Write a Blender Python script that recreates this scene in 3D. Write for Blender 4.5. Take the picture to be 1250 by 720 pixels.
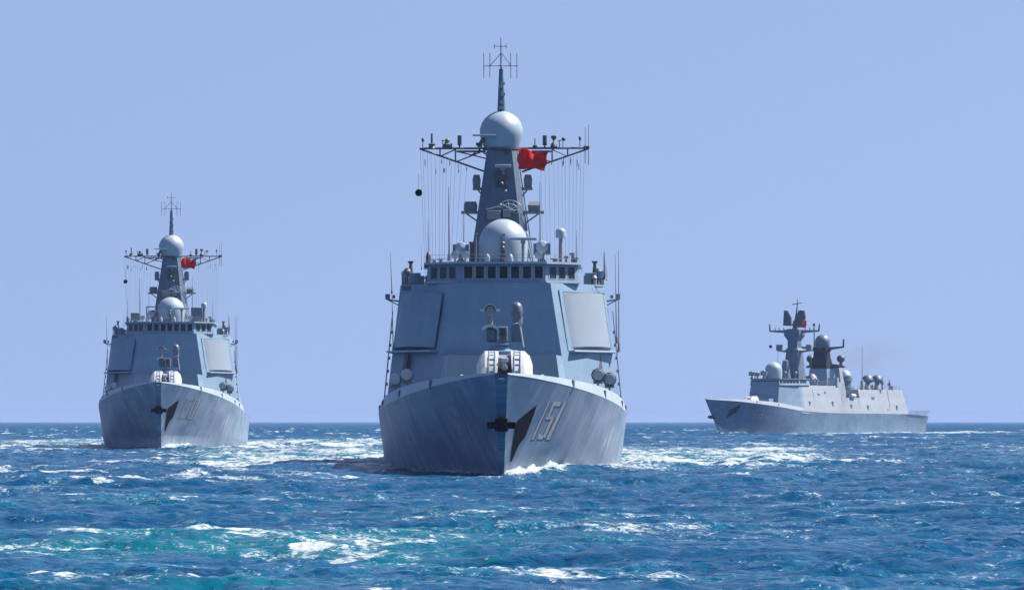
import bpy, math, random
import numpy as np
from mathutils import Vector

R = math.radians
scene = bpy.context.scene
for o in list(bpy.data.objects):
    bpy.data.objects.remove(o)

# ------------------------------------------------------------------ camera
CAM_H = 3.4
FPX = 6650.0            # focal length in pixels of a 1250 px wide picture
cam_d = bpy.data.cameras.new('camera')
cam = bpy.data.objects.new('camera', cam_d)
scene.collection.objects.link(cam)
cam.location = (0, 0, CAM_H)
cam.rotation_euler = (R(90) + math.atan(154.3 / FPX), 0, 0)
cam_d.sensor_width = 36.0
cam_d.lens = FPX / 1250 * 36.0
cam_d.clip_start = 1.0
cam_d.clip_end = 90000
scene.camera = cam

# ------------------------------------------------------------------ sky, sun, exposure
SUN_EL, SUN_AZ = 52.0, 71.0       # azimuth clockwise from +Y (the view direction)
world = bpy.data.worlds.new("World")
scene.world = world
world.use_nodes = True
nt = world.node_tree
bg = nt.nodes['Background']
sky = nt.nodes.new('ShaderNodeTexSky')
sky.sky_type = 'NISHITA'
sky.sun_disc = False
sky.sun_elevation = R(SUN_EL)
sky.sun_rotation = R(SUN_AZ)
sky.altitude = 0
sky.air_density = 1.0
sky.dust_density = 0.0
sky.ozone_density = 3.0
tint = nt.nodes.new('ShaderNodeMix'); tint.data_type = 'RGBA'; tint.blend_type = 'MULTIPLY'
tint.inputs[0].default_value = 1.0
tint.inputs[7].default_value = (1.10, 0.925, 0.985, 1)
nt.links.new(sky.outputs[0], tint.inputs[6])
# clear air down to the horizon: look the sky up a little higher than the ray so that no milky band is left at the waterline
stc = nt.nodes.new('ShaderNodeTexCoord'); smp = nt.nodes.new('ShaderNodeMapping')
smp.inputs['Scale'].default_value = (1, 1, 0.32); smp.inputs['Location'].default_value = (0, 0, 0.185)
nt.links.new(stc.outputs['Generated'], smp.inputs['Vector']); nt.links.new(smp.outputs[0], sky.inputs['Vector'])
nt.links.new(tint.outputs[2], bg.inputs['Color'])
bg.inputs['Strength'].default_value = 0.051

sun_d = bpy.data.lights.new('sun', 'SUN')
sun_d.energy = 5.0
sun_d.angle = R(0.5)
sun_d.color = (1.0, 0.87, 0.74)
sun = bpy.data.objects.new('sun', sun_d)
scene.collection.objects.link(sun)
sdir = Vector((math.sin(R(SUN_AZ)) * math.cos(R(SUN_EL)), math.cos(R(SUN_AZ)) * math.cos(R(SUN_EL)), math.sin(R(SUN_EL))))
sun.rotation_euler = sdir.to_track_quat('Z', 'Y').to_euler()

scene.view_settings.view_transform = 'Standard'
scene.view_settings.look = 'None'
scene.view_settings.exposure = 1.40
scene.view_settings.gamma = 1.0
scene.view_settings.use_curve_mapping = False
scene.cycles.max_bounces = 6
scene.cycles.volume_bounces = 0
scene.cycles.caustics_reflective = False
scene.cycles.caustics_refractive = False

# ------------------------------------------------------------------ materials
def principled(name, col, rough=0.5, metal=0.0, spec=0.5):
    m = bpy.data.materials.new(name); m.use_nodes = True
    b = m.node_tree.nodes['Principled BSDF']
    b.inputs['Base Color'].default_value = (*col, 1)
    b.inputs['Roughness'].default_value = rough
    b.inputs['Metallic'].default_value = metal
    b.inputs['Specular IOR Level'].default_value = spec
    return m, m.node_tree, b

def mapping(t, scale, rot=(0, 0, 0)):
    tc = t.nodes.new('ShaderNodeTexCoord'); mp = t.nodes.new('ShaderNodeMapping')
    mp.inputs['Scale'].default_value = scale; mp.inputs['Rotation'].default_value = rot
    t.links.new(tc.outputs['Object'], mp.inputs['Vector'])
    return mp

def noise(t, vec, scale, detail=4, rough=0.6, dist=0.0):
    n = t.nodes.new('ShaderNodeTexNoise')
    n.inputs['Scale'].default_value = scale; n.inputs['Detail'].default_value = detail
    n.inputs['Roughness'].default_value = rough; n.inputs['Distortion'].default_value = dist
    if vec is not None: t.links.new(vec, n.inputs['Vector'])
    return n

def ramp(t, fac, p0, p1, c0=(0, 0, 0, 1), c1=(1, 1, 1, 1), smooth=False):
    r = t.nodes.new('ShaderNodeValToRGB')
    if smooth: r.color_ramp.interpolation = 'EASE'
    r.color_ramp.elements[0].position = p0; r.color_ramp.elements[0].color = c0
    r.color_ramp.elements[1].position = p1; r.color_ramp.elements[1].color = c1
    t.links.new(fac, r.inputs[0])
    return r

def mixc(t, fac, a, b, mode='MIX'):
    m = t.nodes.new('ShaderNodeMix'); m.data_type = 'RGBA'; m.blend_type = mode
    for s, v in ((0, fac), (6, a), (7, b)):
        if hasattr(v, 'is_output'): t.links.new(v, m.inputs[s])
        else: m.inputs[s].default_value = v if s == 0 else (*v, 1)
    return m.outputs[2]

def math_n(t, op, a, b=0.0):
    m = t.nodes.new('ShaderNodeMath'); m.operation = op
    for s, v in ((0, a), (1, b)):
        if hasattr(v, 'is_output'): t.links.new(v, m.inputs[s])
        else: m.inputs[s].default_value = v
    return m.outputs[0]

def weathered(name, col, rough=0.5, amount=0.22, streak=0.25, pale=(0.62, 0.62, 0.63), seam=True):
    m, t, b = principled(name, col, rough)
    n1 = noise(t, mapping(t, (0.35, 0.35, 0.35)).outputs[0], 1.0, 6, 0.65)
    n2 = noise(t, mapping(t, (1.7, 1.7, 0.10)).outputs[0], 1.0, 5, 0.6)
    f1 = ramp(t, n1.outputs[0], 0.35, 0.72)
    f2 = ramp(t, n2.outputs[0], 0.5, 0.78)
    dark = tuple(c * (1 - amount) for c in col)
    c = mixc(t, f1.outputs[0], col, dark)
    if seam:                       # plates of slightly different age
        bk = t.nodes.new('ShaderNodeTexBrick'); bk.inputs['Scale'].default_value = 1.0
        bk.inputs['Brick Width'].default_value = 2.6; bk.inputs['Row Height'].default_value = 1.7; bk.inputs['Mortar Size'].default_value = 0.012
        bk.inputs['Color1'].default_value = (1, 1, 1, 1); bk.inputs['Color2'].default_value = (.86, .88, .90, 1); bk.inputs['Mortar'].default_value = (.72, .74, .77, 1)
        t.links.new(mapping(t, (1, 1, 1), (R(-90), 0, R(20))).outputs[0], bk.inputs['Vector'])
        c = mixc(t, .75, c, bk.outputs['Color'], 'MULTIPLY')
    c = mixc(t, math_n(t, 'MULTIPLY', f2.outputs[0], streak), c, pale)
    t.links.new(c, b.inputs['Base Color'])
    # plating waviness
    bp = t.nodes.new('ShaderNodeBump'); bp.inputs['Strength'].default_value = 0.25; bp.inputs['Distance'].default_value = 0.04
    n3 = noise(t, mapping(t, (0.8, 0.8, 0.8)).outputs[0], 1.0, 2, 0.5)
    t.links.new(n3.outputs[0], bp.inputs['Height']); t.links.new(bp.outputs[0], b.inputs['Normal'])
    return m

GREY = (0.145, 0.24, 0.345)
M = {}
M['paint'] = weathered('grey_ship_paint', GREY, 0.45, 0.20, 0.10, (0.40, 0.45, 0.52))
M['mastpaint'] = weathered('mast_grey_paint', (0.075, 0.125, 0.185), 0.5, 0.3, 0.04)
M['trim'] = weathered('pale_grey_paint', (0.25, 0.325, 0.40), 0.5, 0.15, 0.12)
M['radome'] = weathered('radome_white', (0.215, 0.295, 0.375), 0.45, 0.06, 0.05, seam=False)
M['panel'] = weathered('radar_cover_grey', (0.185, 0.245, 0.315), 0.5, 0.10, 0.05, (0.35, 0.4, 0.45), seam=False)
M['white'] = weathered('turret_white', (0.37, 0.405, 0.45), 0.45, 0.10, 0.0, seam=False)
M['dark'] = principled('dark_fittings', (0.05, 0.06, 0.075), 0.55)[0]
M['mid'] = principled('equipment_grey', (0.14, 0.165, 0.19), 0.55)[0]
M['black'] = principled('anchor_black', (0.006, 0.007, 0.010), 0.9, 0, 0.08)[0]
M['soot'] = principled('funnel_black', (0.006, 0.011, 0.020), 0.75, 0, 0.15)[0]
M['side'] = weathered('frigate_sunlit_side_grey', (0.235, 0.28, 0.335), 0.5, 0.15, 0.12)  # paler copy of the ship grey: sunlight on the sides put into the colour
M['deck'] = weathered('deck_paint', (0.16, 0.19, 0.19), 0.7, 0.2, 0.0)
M['purple'] = principled('sensor_dome_grey', (0.085, 0.10, 0.15), 0.4)[0]
M['wire'] = principled('rigging_wire', (0.10, 0.12, 0.16), 0.6)[0]

m, t, b = principled('bridge_glass', (0.012, 0.02, 0.03), 0.12, 0, 0.3)
n1 = noise(t, mapping(t, (1.3, 1.3, 1.3)).outputs[0], 1.0, 3)
t.links.new(mixc(t, ramp(t, n1.outputs[0], .45, .65).outputs[0], (0.006, 0.010, 0.016), (0.02, 0.03, 0.04)), b.inputs['Base Color'])
M['glass'] = m

m, t, b = principled('red_flag_cloth', (0.72, 0.035, 0.04), 0.75, 0, 0.2)
tr = t.nodes.new('ShaderNodeBsdfTranslucent'); tr.inputs[0].default_value = (0.62, 0.03, 0.035, 1)
mx = t.nodes.new('ShaderNodeMixShader'); mx.inputs[0].default_value = 0.45
t.links.new(b.outputs[0], mx.inputs[1]); t.links.new(tr.outputs[0], mx.inputs[2])
t.links.new(mx.outputs[0], t.nodes['Material Output'].inputs[0])
M['flag'] = m

def hull_material(name, col, streak=0.75):
    m, t, b = principled(name, col, 0.45, 0, 0.35)
    # salt and rust run down the frames: noise that changes quickly along the hull, slowly up it
    n2 = noise(t, mapping(t, (0.0, 0.95, 0.13)).outputs[0], 1.0, 6, 0.7)
    n5 = noise(t, mapping(t, (0.0, 4.2, 0.25)).outputs[0], 1.0, 3, 0.6)
    n3 = noise(t, mapping(t, (0.05, 0.14, 0.38)).outputs[0], 1.0, 3, 0.5)
    n4 = noise(t, mapping(t, (0.2, 0.35, 0.6)).outputs[0], 1.0, 6, 0.6)
    s = math_n(t, 'ADD', math_n(t, 'MULTIPLY', n2.outputs[0], 0.65), math_n(t, 'MULTIPLY', n5.outputs[0], 0.35))
    f = math_n(t, 'MULTIPLY', ramp(t, s, 0.43, 0.64).outputs[0], ramp(t, n3.outputs[0], 0.36, 0.60).outputs[0])
    c = mixc(t, ramp(t, n4.outputs[0], .38, .7).outputs[0], col, tuple(x * .72 for x in col))
    c = mixc(t, math_n(t, 'MULTIPLY', f, streak), c, (0.45, 0.49, 0.55))
    g = ramp(t, s, 0.24, 0.40, (1, 1, 1, 1), (0, 0, 0, 1))
    c = mixc(t, math_n(t, 'MULTIPLY', g.outputs[0], .55), c, (0.055, 0.065, 0.085))
    t.links.new(c, b.inputs['Base Color'])
    bp = t.nodes.new('ShaderNodeBump'); bp.inputs['Strength'].default_value = 0.3; bp.inputs['Distance'].default_value = 0.05
    n6 = noise(t, mapping(t, (0.0, 0.75, 0.5)).outputs[0], 1.0, 2, 0.5)
    t.links.new(n6.outputs[0], bp.inputs['Height']); t.links.new(bp.outputs[0], b.inputs['Normal'])
    return m
M['hull'] = hull_material('hull_grey_salt_streaked', (0.12, 0.19, 0.285), 0.55)
M['hull_far'] = hull_material('frigate_hull_grey', (0.095, 0.168, 0.265), 0.16)
M['number'] = weathered('worn_number_paint', (0.42, 0.45, 0.50), 0.6, 0.45, 0.0, seam=False)
M['number_shade'] = principled('number_shadow_paint', (0.08, 0.09, 0.11), 0.6)[0]
M['number_worn'] = weathered('faded_number_paint', (0.24, 0.29, 0.36), 0.6, 0.5, 0.0, seam=False)

# ------------------------------------------------------------------ mesh helpers
class MB:
    """collects shapes; build() links them as one mesh object"""
    def __init__(self): self.v = []; self.f = []
    def add(self, vs, fs):
        k = len(self.v); self.v += [tuple(p) for p in vs]; self.f += [tuple(i + k for i in f) for f in fs]; return self
    def box(self, x0, x1, y0, y1, z0, z1):
        vs = [(x, y, z) for z in (z0, z1) for y in (y0, y1) for x in (x0, x1)]
        return self.add(vs, [(0, 2, 3, 1), (4, 5, 7, 6), (0, 1, 5, 4), (2, 6, 7, 3), (0, 4, 6, 2), (1, 3, 7, 5)])
    def cbox(self, c, s): return self.box(c[0]-s[0]/2, c[0]+s[0]/2, c[1]-s[1]/2, c[1]+s[1]/2, c[2]-s[2]/2, c[2]+s[2]/2)
    def tube(self, a, b_, r0, r1=None, n=8):
        a, b_ = Vector(a), Vector(b_); r1 = r0 if r1 is None else r1
        d = (b_ - a).normalized(); u = d.orthogonal().normalized(); w = d.cross(u)
        vs = []
        for p, r in ((a, r0), (b_, r1)):
            for i in range(n):
                an = 2 * math.pi * i / n
                vs.append(p + u * (r * math.cos(an)) + w * (r * math.sin(an)))
        fs = [(i, (i+1) % n, n + (i+1) % n, n + i) for i in range(n)] + [tuple(range(n))[::-1], tuple(range(n, 2*n))]
        return self.add(vs, fs)
    def lathe(self, c, prof, n=24, axis='z'):
        """prof: list of (radius, height)"""
        vs = []; fs = []
        for r, h in prof:
            for i in range(n):
                an = 2 * math.pi * i / n
                p = (r * math.cos(an), r * math.sin(an), h)
                if axis == 'y': p = (p[0], p[2], p[1])
                if axis == 'x': p = (p[2], p[0], p[1])
                vs.append((c[0]+p[0], c[1]+p[1], c[2]+p[2]))
        for j in range(len(prof)-1):
            for i in range(n):
                fs.append((j*n+i, j*n+(i+1) % n, (j+1)*n+(i+1) % n, (j+1)*n+i))
        fs.append(tuple(range(n))[::-1]); fs.append(tuple((len(prof)-1)*n+i for i in range(n)))
        return self.add(vs, fs)
    def ball(self, c, r, rz=None, n=16):
        rz = rz or r
        return self.lathe(c, [(max(.001, r*math.sin(math.pi*k/10)), -rz*math.cos(math.pi*k/10)) for k in range(11)], n)
    def loft(self, rings):
        n = len(rings[0]); vs = [p for rg in rings for p in rg]; fs = []
        for j in range(len(rings)-1):
            for i in range(n): fs.append((j*n+i, j*n+(i+1) % n, (j+1)*n+(i+1) % n, (j+1)*n+i))
        fs.append(tuple(range(n))[::-1]); fs.append(tuple((len(rings)-1)*n+i for i in range(n)))
        return self.add(vs, fs)
    def grid(self, P):
        ny, nx = len(P), len(P[0]); k = [p for row in P for p in row]
        return self.add(k, [(j*nx+i, j*nx+i+1, (j+1)*nx+i+1, (j+1)*nx+i) for j in range(ny-1) for i in range(nx-1)])
    def build(self, name, mat, parent=None, smooth=True, bevel=0, ang=38):
        me = bpy.data.meshes.new(name); me.from_pydata(self.v, [], self.f); me.validate()
        import bmesh
        bm = bmesh.new(); bm.from_mesh(me); bmesh.ops.recalc_face_normals(bm, faces=bm.faces); bm.to_mesh(me); bm.free()
        me.materials.append(mat)
        if smooth: me.shade_smooth(); me.set_sharp_from_angle(angle=R(ang))
        o = bpy.data.objects.new(name, me); scene.collection.objects.link(o)
        if bevel:
            md = o.modifiers.new('bevel', 'BEVEL'); md.width = bevel; md.segments = 3; md.limit_method = 'ANGLE'; md.angle_limit = R(30)
        if parent is not None: o.parent = parent
        return o

def empty(name, loc, rz=0, rx=0):
    o = bpy.data.objects.new(name, None); scene.collection.objects.link(o)
    o.location = loc; o.rotation_euler = (rx, 0, rz); o.empty_display_size = .5
    return o

def tag(o, label=None, cat=None, group=None, kind=None):
    for k, v in (('label', label), ('category', cat), ('group', group), ('kind', kind)):
        if v: o[k] = v
    return o

def pchip(X, Y):
    X = np.array(X, float); Y = np.array(Y, float); h = np.diff(X); d = np.diff(Y) / h
    mm = np.zeros_like(Y); mm[0] = d[0]; mm[-1] = d[-1]
    for i in range(1, len(X)-1):
        if d[i-1]*d[i] > 0:
            w1 = 2*h[i] + h[i-1]; w2 = h[i] + 2*h[i-1]; mm[i] = (w1+w2) / (w1/d[i-1] + w2/d[i])
    def f(x):
        x = min(max(x, X[0]), X[-1]); i = min(max(int(np.searchsorted(X, x)) - 1, 0), len(X)-2)
        s = (x - X[i]) / h[i]
        return float((2*s**3-3*s**2+1)*Y[i] + (s**3-2*s**2+s)*h[i]*mm[i] + (-2*s**3+3*s**2)*Y[i+1] + (s**3-s**2)*h[i]*mm[i+1])
    return f

class Hull:
    def __init__(s, L, stem, yk, bk, zk, yw, bw, p=1.35):
        s.L, s.stem, s.p = L, stem, p
        s.BK, s.ZK, s.BW = pchip(yk, bk), pchip(yk, zk), pchip(yw, bw)
    def pt(s, u, t, side=1):
        yk = u * s.L; yw = s.stem + u * (s.L - s.stem)
        if t < 0: return Vector((side*s.BW(yw)*(1+.25*t), yw, t*5))
        w = t ** s.p; y = yw + (yk - yw) * (t ** .9)
        return Vector((side*((1-w)*s.BW(yw) + w*s.BK(yk)), y, t*s.ZK(yk)))
    def nrm(s, u, t, side=1):
        e = 1e-3; u = max(u, 2e-3)
        a = s.pt(u+e, t, side) - s.pt(u-e, t, side); b_ = s.pt(u, t+e, side) - s.pt(u, t-e, side)
        n = a.cross(b_).normalized()
        return n if n.x*side > 0 else -n
    def mesh(s, mb, nu=70):
        us = [(i/nu)**1.9 for i in range(nu+1)]; ts = [-.9, -.5, -.2, 0] + [k/18 for k in range(1, 19)]
        for sd in (1, -1): mb.grid([[s.pt(u, t, sd) for u in us] for t in ts])
        mb.grid([[s.pt(0, t, sd) for sd in (-1, 1)] for t in ts])
        mb.grid([[s.pt(1, t, sd) for sd in (-1, 1)] for t in ts])

def quad_patch(hull, q, side, off, mb, n=8):
    """q: four (u,t) corners; a thin sheet of paint lying on the hull plating"""
    P = []
    for j in range(n+1):
        row = []
        for i in range(n+1):
            a, b_ = i/n, j/n
            u = (q[0][0]*(1-a)+q[1][0]*a)*(1-b_) + (q[3][0]*(1-a)+q[2][0]*a)*b_
            tt = (q[0][1]*(1-a)+q[1][1]*a)*(1-b_) + (q[3][1]*(1-a)+q[2][1]*a)*b_
            row.append(hull.pt(u, tt, side) + hull.nrm(u, tt, side)*off)
        P.append(row)
    mb.grid(P)

# ------------------------------------------------------------------ measuring: photo pixel + distance behind the bow -> ship coordinates
X1, Y1 = -0.68, 350.0
def at(px, py, y):
    s = FPX / (Y1 + y)
    return ((px - 625)/s - X1, y, CAM_H + (515 - py)/s)
def M1(px, y): return at(px, 0, y)[0]
def Z1(py, y): return at(0, py, y)[2]

def solve_ut(hull, px, py, side=1):
    """where on the hull plating of the near ship a mark seen at px, py sits"""
    best = None
    for i in range(1, 90):
        for j in range(2, 60):
            u, t_ = (i/90)**1.7*.5, j/60
            p = hull.pt(u, t_, side); s = FPX/(Y1+p.y)
            e = (625+(p.x+X1)*s-px)**2 + (515-(p.z-CAM_H)*s-py)**2
            if best is None or e < best[0]: best = (e, u, t_)
    _, u, t_ = best
    def pr(u, t_):
        p = hull.pt(u, t_, side); s = FPX/(Y1+p.y); return np.array([625+(p.x+X1)*s, 515-(p.z-CAM_H)*s])
    for _ in range(8):
        e = pr(u, t_) - np.array([px, py]); h = 1e-4
        J = np.array([(pr(u+h, t_)-pr(u, t_))/h, (pr(u, t_+h)-pr(u, t_))/h]).T
        d = np.linalg.lstsq(J, -e, rcond=None)[0]
        u = min(max(u+max(-.02, min(.02, d[0])), 1e-3), .6); t_ = min(max(t_+max(-.1, min(.1, d[1])), .02), 1)
    return (u, t_)

DHULL = Hull(150, 8.3, [0, 3, 8, 14, 25, 36, 50, 70, 110, 150], [.42, 1.55, 3.15, 4.75, 7.0, 8.5, 9.1, 9.2, 9.2, 8.2],
             [6.42, 6.3, 6.04, 5.7, 5.04, 4.35, 3.9, 3.75, 3.7, 3.7],
             [8.3, 11, 14, 25, 36, 50, 70, 110, 150], [.17, .95, 1.85, 4.9, 7.3, 8.6, 9.0, 8.9, 7.2], 1.2)

rnd = random.Random(5)

# ------------------------------------------------------------------ destroyers
def bulwark(hull, root, hs, mat, y_end, fair=(), lean=.25):
    H = pchip(*hs)
    for sd in (1, -1):
        mb = MB(); outer = []; n = 40
        rows = [[], [], [], []]
        for i in range(n+1):
            u = (i/n)**1.4 * y_end/hull.L
            p = hull.pt(u, 1, sd); h = H(p.y)
            rows[0].append(p)
            q = Vector((p.x - sd*min(lean*h, abs(p.x)*.5), p.y, p.z+h)); rows[1].append(q)
            q2 = Vector((q.x - sd*min(.12, abs(q.x)*.5), q.y, q.z)); rows[2].append(q2)
            rows[3].append(Vector((p.x - sd*min(.12, abs(p.x)*.5), p.y, p.z+.002)))
        mb.grid(rows)
        o = mb.build('bulwark', mat, root, ang=25)
        for y, a in fair:
            u = y/hull.L; p = hull.pt(u, 1, sd); h = H(p.y); p2 = hull.pt(u+.006, 1, sd)
            c = Vector((p.x - sd*lean*h*a, p.y, p.z+h*a))
            d = (p2-p).normalized()
            f = MB(); nx = Vector((sd, -.35, 0)).normalized()
            f.loft([[c + d*dx + nx*off + Vector((0, 0, dz)) for dx, dz in ((-.16, -.30), (.16, -.30), (.22, 0), (.16, .30), (-.16, .30), (-.22, 0))] for off in (-.1, .06)])
            f.build('fairlead', M['dark'], o)

def rail(mb, pts, h=1.0, step=1.4, r=.018):
    for a, b_ in zip(pts, pts[1:]):
        a, b_ = Vector(a), Vector(b_); n = max(1, int((b_-a).length/step))
        for k in range(n+1):
            p = a.lerp(b_, k/n); mb.tube(p, p+Vector((0, 0, h)), r*1.3, n=5)
        for f in (.5, 1): mb.tube(a+Vector((0, 0, h*f)), b_+Vector((0, 0, h*f)), r, n=5)

def lerp(a, b, f): return tuple(x+(y-x)*f for x, y in zip(a, b))

def chamfer_pt(sd, s, z, off=0.0):
    """point on the slanted corner face of the superstructure: s along it, z up it, off outward"""
    f = (z-4.0)/9.4
    a = Vector((4.9-1.45*f, 41.97+1.43*f, z)); b_ = Vector((8.6-1.1*f, 49.41+.19*f, z))
    n = Vector((b_.y-a.y, -(b_.x-a.x), 0.16*(b_-a).length)).normalized()
    p = a.lerp(b_, s) + n*off
    return Vector((sd*p.x, p.y, p.z))

def nav_radar(root, c, w, name='navigation_radar', mat='radome', stand=.5):
    x, y, z = c
    b_ = MB().tube((x, y, z-stand), (x, y, z-.1), .12, .10).cbox((x, y, z-.2), (.35, .4, .25)).build(name, M['mid'], root)
    MB().box(x-w/2, x+w/2, y-.14, y+.1, z-.10, z+.12).build('scanner_bar', M[mat], b_, bevel=.04)

def whip(root, a, b_, r=.045, base=True):
    mb = MB(); mb.tube(a, lerp(a, b_, .35), r, r*.8, 6).tube(lerp(a, b_, .35), b_, r*.8, r*.3, 6)
    if base: mb.tube(lerp(a, b_, -.0), lerp(a, b_, .08), r*2.4, r*1.6, 6)
    return mb.build('whip_antenna', M['mid'], root)

def director(root, c, r, name='fire_control_radar', face=-1):
    """small dish-like director on a pedestal"""
    x, y, z = c
    b_ = MB().lathe((x, y, z), [(.42*r, 0), (.38*r, .35*r), (.22*r, .45*r), (.22*r, .9*r)], 12).build(name, M['mid'], root)
    MB().cbox((x-.62*r, y, z+1.35*r), (.28*r, .7*r, 1.0*r)).cbox((x+.62*r, y, z+1.35*r), (.28*r, .7*r, 1.0*r)).cbox((x, y, z+.95*r), (1.3*r, .6*r, .25*r)).build('yoke', M['mastpaint'], b_)
    MB().lathe((x, y, z+1.5*r), [(.15*r, .4*r), (.5*r, .25*r), (.62*r, -.05*r), (.55*r, -.35*r), (.2*r, -.55*r), (.02, -.6*r)], 18, 'y').build('sensor_head', M['radome'], b_)

def gun_turret(root, y0, zd, sc=1.0, xc=0.0):
    def T(p): return (xc+p[0]*sc, y0+(p[1]-24)*sc, zd+(p[2]-5.2)*sc)
    core = MB().loft([[T(p) for p in r] for r in (
        [(-.55, 22.9, 5.0), (.55, 22.9, 5.0), (.55, 27.2, 5.0), (-.55, 27.2, 5.0)],
        [(-.55, 23.3, 7.9), (.55, 23.3, 7.9), (.55, 27.0, 8.15), (-.55, 27.0, 8.15)])])
    g = core.build('gun_turret', M['mid'], root)
    prof = [(20.9, 5.0), (21.5, 6.2), (22.2, 7.25), (23.0, 8.0), (23.9, 8.38), (26.6, 8.42), (27.3, 7.9), (27.6, 5.0)]
    for sd in (1, -1):
        a0, a1 = .42, 1.92
        rings = []
        for xx, k, dz in ((a0, 1, 0), (a0+.1, 1, 0), (1.35, 1, 0), (1.72, .96, -.35), (a1, .9, -.95)):
            rg = []
            for (yy, zz) in prof:
                zt = 5.0 + (zz-5.0)*(1 + dz/3.4)
                yc = 24.2 + (yy-24.2)*k
                lean = .28*max(0, (8.4-zz)/3.2) if xx == a0 else 0
                rg.append(T((sd*(xx+lean*.6), yc, zt)))
            rings.append(rg)
        d = MB().loft(rings).build('side_drum', M['white'], g, bevel=.07*sc)
        la = MB()
        for k in range(len(prof)-4):
            (ya, za), (yb, zb) = prof[k], prof[k+1]
            for xx in (.66, 1.08): la.tube(T((sd*xx, ya-.05, za)), T((sd*xx, yb-.05, zb)), .04*sc, n=6)
            for j in range(2):
                f = (j+.5)/2; la.tube(T((sd*.66, ya+(yb-ya)*f-.05, za+(zb-za)*f)), T((sd*1.08, ya+(yb-ya)*f-.05, za+(zb-za)*f)), .035*sc, n=6)
        la.build('ladder', M['paint'], g)
    brl = MB().tube(T((0, 23.4, 7.15)), T((0, 21.4, 7.3)), .24*sc, .2*sc, 14).tube(T((0, 21.4, 7.3)), T((0, 18.6, 7.5)), .13*sc, .10*sc, 14)
    brl.build('gun_barrel', M['trim'], g)
    MB().lathe(T((0, 23.2, 7.2)), [(.40*sc, .1), (.40*sc, -.2*sc), (.3*sc, -.35*sc), (.2*sc, -.36*sc)], 18, 'y').build('mantlet', M['dark'], g)
    MB().cbox(T((0, 22.7, 7.75)), (.5*sc, .5*sc, .28*sc)).build('sight_hood', M['white'], g, bevel=.05*sc)
    return g

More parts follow.
